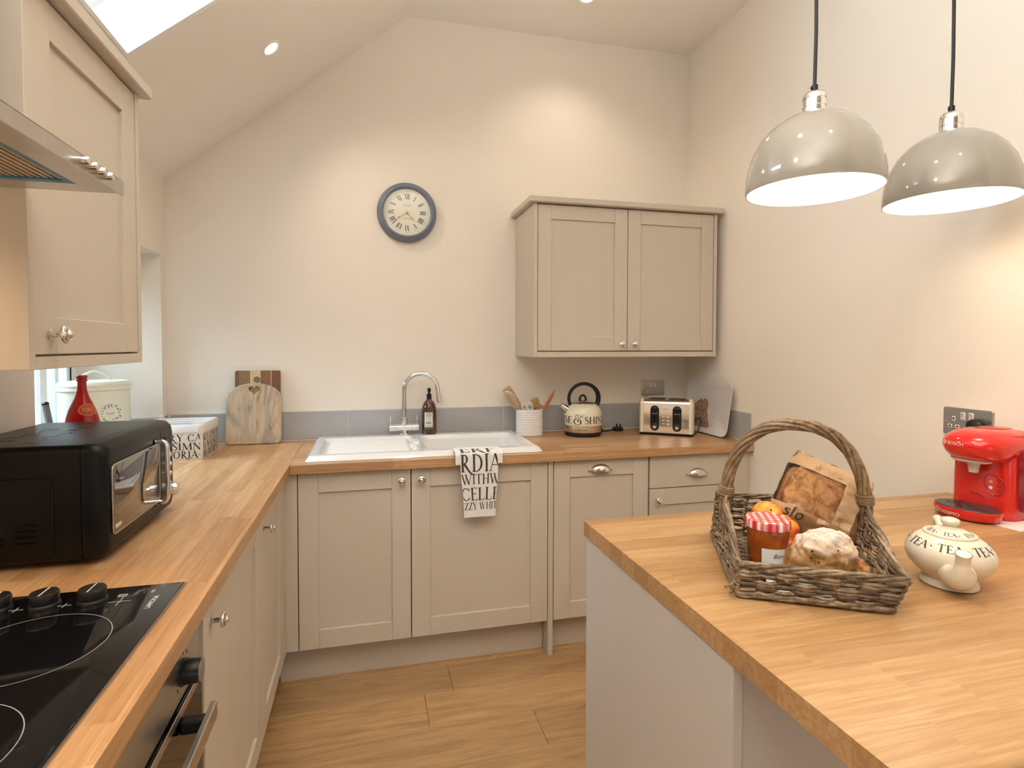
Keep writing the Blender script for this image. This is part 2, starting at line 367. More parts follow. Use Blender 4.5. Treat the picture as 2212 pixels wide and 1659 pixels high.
def gingham():
    m, nt, p = nmat('gingham_lid'); oc = objco(nt); sp = nt.nodes.new('ShaderNodeSeparateXYZ'); nt.links.new(mapped(nt, oc, (1, 1, 1), (0, 0, 0.5)), sp.inputs[0])
    def st(o): return mth(nt, 'GREATER_THAN', mth(nt, 'FRACT', mth(nt, 'DIVIDE', o, 0.0135)), 0.5)
    s = mth(nt, 'MULTIPLY', mth(nt, 'ADD', st(sp.outputs[0]), st(sp.outputs[1])), 0.5)
    nt.links.new(ramp(nt, s, [(0.0, (0.82, 0.74, 0.72)), (0.4, (0.72, 0.17, 0.15)), (0.9, (0.60, 0.02, 0.025))], 'CONSTANT'), p.inputs['Base Color'])
    p.inputs['Roughness'].default_value = 0.3; return m
M['ging'] = gingham()
def fruit(name, a, b, c):
    m, nt, p = nmat(name); oc = objco(nt); f = noise_n(nt, oc, 22, 3, 0.5, 0.5)
    nt.links.new(ramp(nt, f, [(0.36, a), (0.5, b), (0.64, c)]), p.inputs['Base Color']); p.inputs['Roughness'].default_value = 0.28; return m
M['peach'] = fruit('nectarine_skin', (0.78, 0.42, 0.05), (0.80, 0.26, 0.03), (0.62, 0.06, 0.03))
M['peachr'] = fruit('red_nectarine_skin', (0.75, 0.22, 0.04), (0.65, 0.06, 0.03), (0.50, 0.02, 0.02))
def crust(name, a, b, sugar=0.0):
    m, nt, p = nmat(name); oc = objco(nt); f = noise_n(nt, oc, 34, 5, 0.65, 0.4)
    c = ramp(nt, f, [(0.3, tuple(x*0.45 for x in a)), (0.45, a), (0.62, b)])
    if sugar:
        sp = nt.nodes.new('ShaderNodeSeparateXYZ'); nt.links.new(oc, sp.inputs[0])
        hz = mth(nt, 'ADD', mth(nt, 'MULTIPLY', sp.outputs[2], 20.0), mth(nt, 'MULTIPLY', noise_n(nt, oc, 42, 5, 0.75), 3.0))
        msk = ramp(nt, mth(nt, 'ADD', hz, -1.62+sugar), [(0.2, (0, 0, 0)), (0.9, (0.85, 0.85, 0.85))])
        c = mixc(nt, msk, c, (0.76, 0.69, 0.63))
    nt.links.new(c, p.inputs['Base Color']); p.inputs['Roughness'].default_value = 0.75; bump(nt, p, f, 0.6, 0.003); return m
M['loaf'] = crust('bread_crust', (0.36, 0.14, 0.04), (0.62, 0.35, 0.13))
M['scone'] = crust('scone_crust_sugared', (0.56, 0.30, 0.10), (0.68, 0.45, 0.22), 0.15)
M['pastry'] = crust('glazed_pastry', (0.50, 0.20, 0.05), (0.68, 0.40, 0.16), -0.55)
M['raisin'] = plain('raisin', (0.02, 0.008, 0.005), 0.4)
M['kraft'] = plain('brown_kraft_paper', (0.50, 0.315, 0.165), 0.62, var=0.06, nscale=14, bmp=0.1, bscale=160)
M['film'] = pane_glass('clear_film', (0.97, 0.95, 0.92))
M['glass'] = pane_glass('window_glass', (0.97, 0.985, 0.98))
M['napkin'] = plain('napkin_paper', (0.66, 0.72, 0.72), 0.8, var=0.12, nscale=40)
M['tray'] = plain('pale_melamine', (0.74, 0.70, 0.69), 0.3, var=0.02)
def fur():
    m, nt, p = nmat('bird_print'); oc = objco(nt)
    f = noise_n(nt, mapped(nt, oc, (50, 60, 45)), 1.0, 5, 0.75, 1.2)
    nt.links.new(ramp(nt, f, [(0.30, (0.07, 0.03, 0.015)), (0.42, (0.26, 0.13, 0.065)), (0.52, (0.42, 0.26, 0.14)), (0.63, (0.66, 0.56, 0.44))]), p.inputs['Base Color'])
    p.inputs['Roughness'].default_value = 0.4; return m
M['fur'] = fur()
M['rust'] = plain('rust_print', (0.28, 0.06, 0.04), 0.4)
M['leaf'] = plain('shrub_leaf', (0.10, 0.16, 0.07), 0.6, var=0.3, nscale=20); M['heath'] = plain('purple_flower', (0.32, 0.17, 0.24), 0.7, var=0.3, nscale=20)
M['stone'] = plain('garden_stone', (0.30, 0.27, 0.25), 0.9, var=0.3, nscale=8)
M['label'] = plain('white_label', (0.85, 0.84, 0.82), 0.5)

# ------------------------------------------------------------------ serif lettering made of thick and thin strokes
TH, TN = 0.155, 0.05
def _line(x0, y0, x1, y1, w): return ('l', (x0, y0), (x1, y1), w)
def _arc(cx, cy, rx, ry, a0, a1, tk=TH, tn=TN, n=18): return ('a', cx, cy, rx, ry, a0, a1, tk, tn, n)
def _sf(x, y, h=0.13): return ('l', (x-h, y), (x+h, y), -TN)
def st(x, serif=True, y0=0, y1=1):
    r = [_line(x, y0, x, y1, TH)]
    if serif: r += [_sf(x, y0+TN/2), _sf(x, y1-TN/2)]
    return r
G = {
 'A': (0.86, [_line(0.06, 0, 0.43, 1, TN), _line(0.43, 1, 0.80, 0, TH), _line(0.2, .36, 0.66, .36, -TN), _sf(.07, .025, .1), _sf(.8, .025, .13)]),
 'B': (0.66, st(.16) + [_arc(.24, .745, .28, .255, 90, -90), _arc(.24, .255, .33, .255, 90, -90), _line(.16, .98, .26, .98, -TN), _line(.16, .5, .26, .5, -TN), _line(.16, .02, .26, .02, -TN)]),
 'C': (0.86, [_arc(.5, .5, .42, .5, 48, 312), _line(.78, .72, .80, .95, TN), _line(.78, .1, .80, .26, TN)]),
 'D': (0.88, st(.16) + [_arc(.3, .5, .5, .5, 90, -90), _line(.16, .975, .32, .975, -TN), _line(.16, .025, .32, .025, -TN)]),
 'E': (0.62, st(.16) + [_line(.16, .975, .54, .975, -TN), _line(.16, .52, .46, .52, -TN), _line(.16, .025, .57, .025, -TN), _line(.54, .82, .54, 1, TN), _line(.46, .44, .46, .6, TN), _line(.57, 0, .59, .2, TN)]),
 'F': (0.58, st(.16) + [_line(.16, .975, .52, .975, -TN), _line(.16, .5, .44, .5, -TN), _line(.52, .82, .52, 1, TN), _line(.44, .42, .44, .58, TN)]),
 'H': (0.88, st(.16) + st(.72) + [_line(.16, .52, .72, .52, -TN)]),
 'I': (0.34, st(.17)),
 'J': (0.40, [_line(.22, .12, .22, 1, TH), _sf(.22, .975), _arc(.08, .1, .14, .22, 0, -90, .1, .05)]),
 'K': (0.80, st(.16) + [_line(.22, .42, .62, 1, TN), _line(.34, .58, .72, 0, TH), _sf(.62, .975, .1), _sf(.72, .025, .1)]),
 'L': (0.62, st(.16) + [_line(.16, .025, .56, .025, -TN), _line(.56, 0, .58, .22, TN)]),
 'M': (1.05, [_line(.1, 0, .16, 1, TN), _line(.16, 1, .52, .05, TH), _line(.52, .05, .88, 1, TN), _line(.88, 1, .93, 0, TH), _sf(.1, .025, .1), _sf(.93, .025), _sf(.12, .975, .08), _sf(.92, .975, .08)]),
 'N': (0.90, [_line(.14, 0, .14, 1, TN), _line(.14, 1, .76, 0, TH), _line(.76, 0, .76, 1, TN), _sf(.14, .025, .1), _sf(.1, .975, .1), _sf(.76, .975, .11)]),
 'O': (0.98, [_arc(.49, .5, .42, .5, 0, 360, n=36)]),
 'R': (0.80, st(.16) + [_arc(.26, .735, .30, .265, 90, -90), _line(.16, .975, .28, .975, -TN), _line(.16, .47, .28, .47, -TN), ('c', [(.28, .47), (.45, .26), (.68, .0), (.90, -.13), (1.10, -.17)], TH*.95, .03)]),
 'S': (0.58, [('c', [(.49, .80), (.42, .95), (.27, .985), (.12, .90), (.10, .74), (.22, .60), (.36, .48), (.48, .33), (.46, .13), (.30, .015), (.14, .05), (.07, .22)], None, None)]),
 'T': (0.74, st(.37, False) + [_sf(.37, .025), _line(.04, .975, .70, .975, -TN), _line(.04, .8, .05, 1, TN), _line(.69, .8, .70, 1, TN)]),
 'U': (0.82, [_line(.16, .35, .16, 1, TH), _line(.66, .3, .66, 1, TN), _arc(.41, .35, .25, .34, 180, 360), _sf(.16, .975), _sf(.66, .975, .1)]),
 'V': (0.84, [_line(.1, 1, .43, 0, TH), _line(.43, 0, .76, 1, TN), _sf(.1, .975, .12), _sf(.76, .975, .09)]),
 'W': (1.24, [_line(.08, 1, .36, 0, TH), _line(.36, 0, .62, 1, TN), _line(.5, 1, .84, 0, TH), _line(.84, 0, 1.14, 1, TN), _sf(.08, .975), _sf(1.14, .975, .09), _sf(.5, .975, .08)]),
 'X': (0.84, [_line(.1, 1, .74, 0, TH), _line(.1, 0, .74, 1, TN), _sf(.1, .025, .1), _sf(.74, .025), _sf(.1, .975), _sf(.74, .975, .1)]),
 'Y': (0.80, [_line(.08, 1, .40, .45, TH), _line(.40, .45, .72, 1, TN), _line(.40, 0, .40, .47, TH), _sf(.4, .025), _sf(.08, .975), _sf(.72, .975, .09)]),
 'Z': (0.74, [_line(.08, .975, .66, .975, -TN), _line(.05, .025, .68, .025, -TN), ('h', (.62, .97), (.1, .03), TH*1.2), _line(.08, .8, .08, 1, TN), _line(.68, 0, .69, .2, TN)]),
 '&': (0.98, [('c', [(.86, .74), (.93, .86), (.80, .90), (.74, .72), (.62, .62), (.44, .57), (.30, .62), (.24, .78), (.34, .96), (.50, 1.0), (.58, .86), (.48, .76)], .05, .05), ('c', [(.62, .62), (.30, .56), (.12, .40), (.10, .16), (.28, -.10), (.52, -.14), (.74, .02), (.78, .26), (.66, .44), (.52, .40), (.48, .26), (.58, .2)], .13, .045)]),
 '.': (0.30, [('d', .15, .48, .075)]), ' ': (0.34, []), '-': (.3, [_line(.05, .45, .25, .45, -TN)]),
}
def glyph_quads(ch):
    """list of small quads, em height 1"""
    w, sts = G[ch]; out = []
    def strip(L, R):
        for i in range(len(L)-1): out.append((L[i], R[i], R[i+1], L[i+1]))
    for s in sts:
        if s[0] == 'l':
            (x0, y0), (x1, y1), t = s[1:]; n = 6
            if t < 0: dx, dy = 0, -t/2
            else:
                ln = math.hypot(x1-x0, y1-y0); dx, dy = t/2*(ln/max(abs(y1-y0), 1e-6)), 0
                dx = min(dx, t)
            P = [(x0+(x1-x0)*k/n, y0+(y1-y0)*k/n) for k in range(n+1)]
            strip([(x-dx, y-dy) for x, y in P], [(x+dx, y+dy) for x, y in P])
        elif s[0] == 'h':
            (x0, y0), (x1, y1), t = s[1:]; n = 6; P = [(x0+(x1-x0)*k/n, y0+(y1-y0)*k/n) for k in range(n+1)]
            strip([(x-t/2, y) for x, y in P], [(x+t/2, y) for x, y in P])
        elif s[0] == 'd':
            _, cx, cy, r = s
            for k in range(8):
                a, b = 2*PI*k/8, 2*PI*(k+1)/8
                out.append(((cx, cy), (cx+r*math.cos(a), cy+r*math.sin(a)), (cx+r*math.cos((a+b)/2), cy+r*math.sin((a+b)/2)), (cx+r*math.cos(b), cy+r*math.sin(b))))
        else:
            if s[0] == 'a':
                _, cx, cy, rx, ry, a0, a1, tk, tn, n = s
                P = [Vector((cx+rx*math.cos(math.radians(a0+(a1-a0)*k/n)), cy+ry*math.sin(math.radians(a0+(a1-a0)*k/n)), 0)) for k in range(n+1)]
                inset = True
            else:
                P = spline([(x, y, 0) for x, y in s[1]], 5); tk, tn = s[2] or .13, s[3] or .05; inset = False
            m = len(P); L = []; R = []
            for i in range(m):
                t = (P[min(i+1, m-1)]-P[max(i-1, 0)]).normalized()
                if ch == 'S': w_ = .045 + (.115)*max(0, 1-abs(i/(m-1)-.5)*2.3)
                elif ch == 'R' and s[0] == 'c': w_ = tk*(1-i/(m-1))**.7+.02
                else: w_ = tn + (tk-tn)*abs(t.y)**1.6
                nx, ny = -t.y, t.x; q = P[i]
                if inset:
                    c = Vector((s[1], s[2], 0)); d = (c-q); d = d.normalized()*min(w_/2, d.length) if d.length > 0 else d; q = q+d
                L.append((q.x-nx*w_/2, q.y-ny*w_/2)); R.append((q.x+nx*w_/2, q.y+ny*w_/2))
            strip(L, R)
    return w, out
def text_quads(txt, h, x=0.0, y=0.0, gap=0.06, sx=1.0, width=None):
    if width:
        tot = sum(G[c][0]+gap for c in txt)-gap; sx = width/(tot*h)
    out = []; cx = x
    for ch in txt:
        w, q = glyph_quads(ch)
        out += [tuple((cx+a*h*sx, y+b*h) for a, b in f) for f in q]; cx += (w+gap)*h*sx
    return out, cx
def text_len(txt, h, gap=0.06, sx=1.0): return (sum(G[c][0]+gap for c in txt)-gap)*h*sx
def put(mb, quads, fn, clip=None):
    """map 2-D quads onto a surface; clip = (u0,u1,v0,v1)"""
    for q in quads:
        if clip:
            u = [min(max(p[0], clip[0]), clip[1]) for p in q]; v = [min(max(p[1], clip[2]), clip[3]) for p in q]
            if max(u)-min(u) < 1e-6 or max(v)-min(v) < 1e-6: continue
            q = list(zip(u, v))
        mb.add([fn(a, b) for a, b in q], [(0, 1, 2, 3)])
def sans_polys(txt, size, shear=0.0):
    c = bpy.data.curves.new('t', 'FONT'); c.body = txt; c.size = size; c.shear = shear; c.resolution_u = 3
    o = bpy.data.objects.new('t', c); COL.objects.link(o); dg = bpy.context.evaluated_depsgraph_get(); dg.update()
    me = bpy.data.meshes.new_from_object(o.evaluated_get(dg))
    P = [[tuple(me.vertices[i].co[:2]) for i in f.vertices] for f in me.polygons]
    bpy.data.objects.remove(o); bpy.data.curves.remove(c); bpy.data.meshes.remove(me); return P
def put_polys(mb, P, fn):
    for f in P: mb.add([fn(a, b) for a, b in f], [tuple(range(len(f)))])

# ------------------------------------------------------------------ SETTING
# floor with planks
fl = MB().box((-0.4, YB, -0.03), (W+0.05, 0.05, -0.006)).build('floor', M['gap'], kind='structure')
PW = 0.1885; y = -0.345; row = 0; cache = {}
while y > -3.4:
    offs = 1.121-2.4 if row == 2 else (-1.9 + ((row*0.737) % 1.2))
    x = offs
    while x < W:
        a, b = max(x, -0.02), min(x+1.2, W)
        if b-a > 0.05:
            k = round(b-a, 3)
            if k not in cache:
                mb = MB().bbox((0, -PW+0.0012, -0.008), (k-0.0012, 0, 0), 0.001, 1)
                me0 = mb.build('plank', M['plank'], fl); cache[k] = me0.data; me0.location = (a, y, 0)
            else:
                o = bpy.data.objects.new('plank', cache[k]); COL.objects.link(o); o.parent = fl; o.location = (a, y, 0)
        x += 1.2
    y -= PW; row += 1
mb = MB().box((-0.02, YB, -0.008), (W, y, 0.0)); mb.build('plank', M['plank'], fl)

# back wall (a gable), tiles
mb = MB(); poly = [(-0.4, -0.05), (W+0.1, -0.05), (W+0.1, HC+0.1), (SX, HC+0.1), (-0.4, SZ-0.4*SK+0.15)]
mb.loft([[(x, 0, z) for x, z in poly], [(x, 0.12, z) for x, z in poly]])
wb = mb.build('wall_back', M['wall'], kind='structure')
ZT = 1.052
MB().box((0.006, -0.006, WT-0.002), (W-0.006, 0, ZT+0.006)).build('grout', M['grout'], wb)
xs = [0.012, 0.815, 1.615, 2.415, W-0.012]
for a, b in zip(xs[:-1], xs[1:]):
    MB().bbox((a+0.002, -0.009, WT+0.006), (b-0.002, -0.003, ZT), 0.0015, 1).build('tile', M['tile'], wb)
# left wall with the window opening
WY0, WY1, WZ0, WZ1, RX = -1.06, -0.06, 0.868, 1.79, -0.40
mb = MB()
mb.box((RX, YB, 0), (0, WY0, SZ+0.08)); mb.box((RX, WY1, 0), (0, 0.0, SZ+0.08)); mb.box((RX, WY0, 0), (0, WY1, WZ0)); mb.box((RX, WY0, WZ1), (0, WY1, SZ+0.08))
wl = mb.build('wall_left', M['wall'], kind='structure')
MB().box((0, -0.058, WT-0.002), (0.005, -0.006, ZT+0.006)).build('grout', M['grout'], wl)
MB().bbox((0.003, -0.050, WT+0.006), (0.008, -0.014, ZT), 0.001, 1).build('tile', M['tile'], wl)
MB().bbox((-0.30, -0.069, WT+0.002), (-0.012, -0.061, ZT-0.004), 0.0015, 1).build('tile', M['tile'], wl)
MB().bbox((-0.012, -0.072, WT+0.002), (0.004, -0.056, ZT+0.004), 0.001, 1).build('tile_trim', M['white'], wl)
# right wall
wr = MB().box((W, YB, 0), (W+0.12, 0.0, HC+0.1)).build('wall_right', M['wall'], kind='structure')
MB().box((W-0.006, -0.597, WT-0.002), (W, -0.012, ZT+0.006)).build('grout', M['grout'], wr)
MB().bbox((W-0.009, -0.585, WT+0.006), (W-0.003, -0.014, ZT), 0.0015, 1).build('tile', M['tile'], wr)
# rear wall with the glazed door
mb = MB(); mb.box((-0.4, YB-0.12, 0), (0.35, YB, HC+0.1)); mb.box((2.35, YB-0.12, 0), (W+0.1, YB, HC+0.1)); mb.box((0.35, YB-0.12, 2.2), (2.35, YB, HC+0.1))
mb.build('wall_rear', M['reardim'], kind='structure')
dr = MB(); 
for a, b in (((0.35, 0), (0.42, 2.2)), ((2.28, 0), (2.35, 2.2)), ((0.42, 2.13), (2.28, 2.2)), ((0.42, 0), (2.28, 0.09)), ((1.31, 0.09), (1.39, 2.13))):
    dr.box((a[0], YB-0.09, a[1]), (b[0], YB-0.03, b[1]))
dr = dr.build('door_1', M['white'], kind='structure')
for a, b in ((0.42, 1.31), (1.39, 2.28)): MB().box((a, YB-0.065, 0.09), (b, YB-0.06, 2.13)).build('pane', M['glass'], dr)
# ceiling: flat part, slope with skylight opening
KX0, KX1, KY0, KY1 = 0.175, 0.97, -1.66, -0.875
def sl(x, d=0.0): return (x-0.6256*d, SZ+SK*x+0.7802*d)           # point on the slope, d above it
mb = MB()
mb.box((SX-0.02, YB, HC), (W+0.1, 0.05, HC+0.1))
def slab(x0, x1, y0, y1):
    a, b, c, d = sl(x0), sl(x1), sl(x1, 0.2), sl(x0, 0.2)
    mb.loft([[(p[0], y0, p[1]) for p in (a, b, c, d)], [(p[0], y1, p[1]) for p in (a, b, c, d)]])
slab(-0.02, KX0, YB, 0.02); slab(KX1, SX, YB, 0.02); slab(KX0, KX1, YB, KY0); slab(KX0, KX1, KY1, 0.02)
ce = mb.build('ceiling', M['ceil'], kind='structure')
# skylight: white lining, frame, sash, pane, screw cap
def skyring(e0, e1, d0, d1):
    r = MB(); ix = 0.7802
    X0, X1, Y0, Y1 = KX0, KX1, KY0, KY1
    for (x0, x1, y0, y1) in ((X0+e0*ix, X0+e1*ix, Y0+e0, Y1-e0), (X1-e1*ix, X1-e0*ix, Y0+e0, Y1-e0), (X0+e1*ix, X1-e1*ix, Y0+e0, Y0+e1), (X0+e1*ix, X1-e1*ix, Y1-e1, Y1-e0)):
        q = [sl(x0, d0), sl(x1, d0), sl(x1, d1), sl(x0, d1)]
        r.loft([[(p[0], y0, p[1]) for p in q], [(p[0], y1, p[1]) for p in q]])
    return r
sk = skyring(0.001, 0.012, 0.0015, 0.158).build('window_2', M['reveal'], kind='structure')
skyring(0.001, 0.055, 0.158, 0.225).build('window_frame', M['white'], sk)
skyring(0.055, 0.11, 0.175, 0.235).build('sash', M['white'], sk)
q = [sl(KX0+0.08, 0.20), sl(KX1-0.08, 0.20), sl(KX1-0.08, 0.204), sl(KX0+0.08, 0.204)]
MB().loft([[(p[0], KY0+0.1, p[1]) for p in q], [(p[0], KY1-0.1, p[1]) for p in q]]).build('pane', M['glass'], sk)
px_, pz_ = sl(KX0+0.10, 0.158)
MB().lathe([(0.011, 0), (0.011, 0.003), (0.007, 0.004), (0.006, 0.0015)], 16, axisM((px_, KY1-0.03, pz_), (0.6256, 0, -0.7802))).build('screw_cap', M['greyw'], sk)
# window over the left worktop
FX0, FX1 = -0.395, -0.335
w1 = MB()
w1.bbox((FX0, WY0, 0.94), (FX1, WY1, 1.04), 0.004); w1.bbox((FX0, WY0, 1.72), (FX1, WY1, 1.79), 0.004)
for y0, y1 in ((WY0, WY0+0.085), (WY1-0.085, WY1)): w1.bbox((FX0, y0, 1.04), (FX1, y1, 1.72), 0.004)
w1.box((FX0, WY0, 0.868), (FX1+0.02, WY1, 0.94))
w1 = w1.build('window_1', M['white'], kind='structure')
bars = [WY1-0.085, -0.208, -0.232, -0.295, -0.338, -0.66, -0.70, WY0+0.085]
for y0, y1 in zip(bars[1:-1:2], bars[2:-1:2]): MB().bbox((FX0+0.02, y1, 1.04), (FX1-0.002, y0, 1.72), 0.003).build('glazing_bar', M['white'], w1)
for y1, y0 in zip(bars[0::2], bars[1::2]):
    MB().box((-0.352, y0, 1.04), (-0.348, y1, 1.72)).build('pane', M['glass'], w1)
    MB().box((-0.350, y0, 1.04), (-0.340, y1, 1.046)).build('gasket', M['black'], w1)
MB().box((-0.348, WY1-0.0635, 1.04), (-0.330, WY1-0.0615, 1.78)).build('gasket', M['black'], w1)
# outside: ground, garden wall, shrubs
MB().box((-9, -6, -0.05), (-0.45, 10, -0.01)).build('ground', M['stone'], kind='structure')
gw = MB().bbox((-3.2, -3, 0), (-3.0, 9, 1.9), 0.02); tag(gw.build('garden_wall', M['stone']), 'grey stone garden wall outside the window', 'wall')
def shrub(name, loc, r, h, mt, label, n=420):
    t = thing(name, label, 'shrub', loc); mb = MB(Matrix.Translation(loc))
    for k in range(n):
        a = random.random()*2*PI; q = random.random()**.5; z = random.random()
        c = Vector((r*q*math.cos(a)*(1.1-.5*z), r*q*math.sin(a)*(1.1-.5*z), h*(.1+.9*z)))
        d = Vector((random.uniform(-1, 1), random.uniform(-1, 1), random.uniform(-.2, 1))).normalized()*.09; e = d.orthogonal().normalized()*.025
        mb.add([c-d, c+e, c+d, c-e], [(0, 1, 2, 3)])
    mb.build('foliage', mt, t, kind='stuff')
    MB(Matrix.Translation(loc)).tube([(0, 0, 0), (0.02, 0.01, h*.5), (-.02, 0, h*.8)], [.03, .02, .008]).build('stem', M['gap'], t)
shrub('heather_shrub', (-1.10, 1.22, 0), .34, 1.7, M['heath'], 'purple flowering shrub outside the window beside the bread bin')
shrub('garden_shrub', (-2.2, 0.6, 0), .5, 1.3, M['leaf'], 'green shrub against the garden wall outside the window')

# ------------------------------------------------------------------ CABINETS (local frame: x right, -y front, z up)
def knob(M_, parent, x, yf, z, sc=1.0):
    pr = [(0.0095, 0), (0.0095, .002), (.006, .004), (.0052, .018), (.007, .0195), (.0155, .022), (.0165, .0245), (.0155, .027), (.0125, .0285), (.0125, .030), (.008, .031), (.0065, .034), (.0035, .0362), (0, .0367)]
    MB(M_).lathe([(r*sc, h*sc) for r, h in pr], 20, axisM((x, yf, z), (0, -1, 0))).build('knob', M['chrome'], parent, 50, 'round chrome knob')
def cup_handle(M_, parent, x, yf, z):
    mb = MB(M_); A, B, Cc = .046, .026, .034
    for k, s in ((0, 1.0), (1, .94)):
        mb.grid(lambda u, v: (x+A*s*math.cos(PI*u), yf-B*s*math.sin(PI*u)**.8*math.cos(PI/2*v)-.001, z-.012+Cc*s*math.sin(PI*u)**.8*math.sin(PI/2*v)), 18, 8)
    mb.bbox((x-.050, yf-.004, z-.013), (x+.050, yf, z-.007), .001)
    for sx in (-1, 1): mb.lathe([(.006, 0), (.006, .003), (.003, .004)], 10, axisM((x+sx*.052, yf, z-.008), (0, -1, 0)))
    mb.build('cup_handle', M['chrome'], parent, 50, 'chrome cup handle')
def shaker(M_, parent, x0, x1, z0, z1, yf, fw=.076, side=False, name='door'):
    rx = M['caby'] if side else M['cabx']
    d = MB(M_).box((x0+fw-.008, yf+.009, z0+fw-.008), (x1-fw+.008, yf+.018, z1-fw+.008)).build(name, M['cab'], parent)
    for a, b in ((x0, x0+fw), (x1-fw, x1)): MB(M_).bbox((a, yf, z0), (b, yf+.02, z1), .0011, 1).build('stile', M['cab'], d)
    for a, b in ((z0, z0+fw), (z1-fw, z1)): MB(M_).bbox((x0+fw+.0004, yf+.0003, a), (x1-fw-.0004, yf+.02, b), .0011, 1).build('rail', rx, d)
    return d
def carcass(M_, parent, x0, x1, z0, z1, yf, yb=0.0, top=True, t=.018):
    mb = MB(M_)
    mb.box((x0, yf, z0), (x0+t, yb, z1)); mb.box((x1-t, yf, z0), (x1, yb, z1)); mb.box((x0+t, yf, z0), (x1-t, yb, z0+t)); mb.box((x0+t, yb-.008, z0+t), (x1-t, yb, z1))
    if top: mb.box((x0+t, yf, z1-t), (x1-t, yb-.008, z1))
    return mb.build('carcass', M['carc'], parent)
YD = -0.575; ZB, ZDT = 0.158, 0.866
def back_unit(name, label, x0, x1, cat='cabinet'):
    t = thing(name, label, cat, (x0, 0, 0)); I = Matrix()
    carcass(I, t, x0+.001, x1-.001, .15, .871, YD+.021, -.012, top=False); return t, I
# sink unit with two doors
t, I = back_unit('base_cabinet', 'two-door stone painted base cabinet under the white sink', .637, 1.678)
d = shaker(I, t, .639, 1.080, ZB, ZDT, YD); knob(I, d, 1.044, YD, .822)
d = shaker(I, t, 1.084, 1.676, ZB, ZDT, YD); knob(I, d, 1.124, YD, .824)
# tall thin dividing panel
tag(MB().bbox((1.6795, -.575, 0), (1.7025, -.012, .871), .001, 1).build('divider_panel', M['cab']), 'narrow upright panel running to the floor between sink cabinet and appliance door', 'panel')
t, I = back_unit('dishwasher', 'integrated appliance with full-height shaker door and cup handle right of sink', 1.704, 2.168, 'dishwasher')
d = shaker(I, t, 1.706, 2.163, ZB, ZDT, YD, .074); cup_handle(I, d, 1.925, YD, .826)
t, I = back_unit('base_cabinet', 'stone painted base cabinet with one slab drawer above a door, below the toaster', 2.170, 2.612)
dw = MB(I).bbox((2.172, YD, .718), (2.609, YD+.02, ZDT), .0012, 1).build('drawer', M['cabx'], t); cup_handle(I, dw, 2.416, YD, .783)
d = shaker(I, t, 2.172, 2.609, ZB, .714, YD); knob(I, d, 2.210, YD, .663)
tag(MB().bbox((2.614, -.572, 0), (2.7065, -.01, .871), .001, 1).build('end_filler_panel', M['cab']), 'stone painted filler panel closing the cabinet run at the right wall', 'panel')
tag(MB().bbox((.556, -.502, 0), (1.678, -.486, .149), .001, 1).build('plinth', M['cabx']), 'long stone painted plinth under the sink cabinet', 'plinth')
tag(MB().bbox((1.7035, -.502, 0), (2.613, -.486, .149), .001, 1).build('plinth', M['cabx']), 'short stone painted plinth right of the dividing panel', 'plinth')
# corner post
mb = MB(); mb.bbox((.5725, -.6485, ZB), (.590, -.575, ZDT), .001, 1); mb.bbox((.5725, -.575, ZB), (.6355, -.557, ZDT), .001, 1)
tag(mb.build('corner_post', M['cab']), 'stone painted corner post where the two cabinet runs meet', 'panel')
# left run: local x -> world +y, local -y -> world +x
def left_unit(name, label, y0, y1, cat='cabinet'):
    t = thing(name, label, cat, (0, y0, 0), PI/2); Lm = TR(0, 0, 0, PI/2); return t, Lm
XD = -0.59
t, Lm = left_unit('base_cabinet', 'stone painted base cabinet with tall door between oven and corner cabinet', -1.69, -1.09)
carcass(Lm, t, -1.689, -1.092, .15, .871, XD+.021, -.012)
d = shaker(Lm, t, -1.687, -1.094, ZB, ZDT, XD, .07, True); knob(Lm, d, -1.640, XD, .806)
t, Lm = left_unit('base_cabinet', 'stone painted corner base cabinet with narrow door in the left run', -1.09, -.65)
carcass(Lm, t, -1.089, -.652, .15, .871, XD+.021, -.012)
d = shaker(Lm, t, -1.087, -.653, ZB, ZDT, XD, .07, True); knob(Lm, d, -1.040, XD, .806)
tag(MB().bbox((.505, -2.9, 0), (.521, -.504, .149), .001, 1).build('plinth', M['caby']), 'stone painted plinth under the left cabinets and oven', 'plinth')
# oven
t, Lm = left_unit('oven', 'stainless steel built-in oven with black control knob under the hob', -2.29, -1.692, 'oven')
mb = MB(Lm); mb.box((-2.289, -.56, .15), (-1.693, -.02, .70)); mb.build('oven_body', M['steel'], t)
cp = MB(Lm).bbox((-2.288, -.585, .748), (-1.694, -.56, .868), .002, 1).build('control_panel', M['steel'], t)
for yy in (-1.80, -2.18):
    MB(Lm).lathe([(.024, 0), (.024, .003), (.0215, .004), (.0205, .028), (.019, .030)], 28, axisM((yy, -.585, .792), (0, -1, 0))).build('oven_knob', M['black'], t, 40)
    MB(Lm).lathe([(.0195, 0), (.0195, .0012), (.0, .0013)], 28, axisM((yy, -.615, .792), (0, -1, 0))).build('knob_face', M['steel'], t, 40, 'round steel knob face')
mk = MB(Lm)
for k in range(7):
    a = math.radians(-120+40*k); mk.box((-1.80+.034*math.sin(a)-.0012, -.5856, .792+.034*math.cos(a)-.003), (-1.80+.034*math.sin(a)+.0012, -.585, .792+.034*math.cos(a)+.003))
mk.build('dial_marks', M['ink'], cp)
MB(Lm).box((-1.779, -.5856, .833), (-1.773, -.585, .839)).build('indicator_mark', M['rust'], cp)
od = MB(Lm).bbox((-2.287, -.588, .16), (-1.695, -.562, .744), .003, 2).build('oven_door', M['blackg'], t)
MB(Lm).bbox((-2.287, -.591, .728), (-1.695, -.5885, .744), .001, 1).build('door_trim', M['steel'], od)
for yy in (-1.825, -2.16): MB(Lm).bbox((yy-.011, -.628, .698), (yy+.011, -.588, .722), .004).build('handle_bracket', M['black'], od)
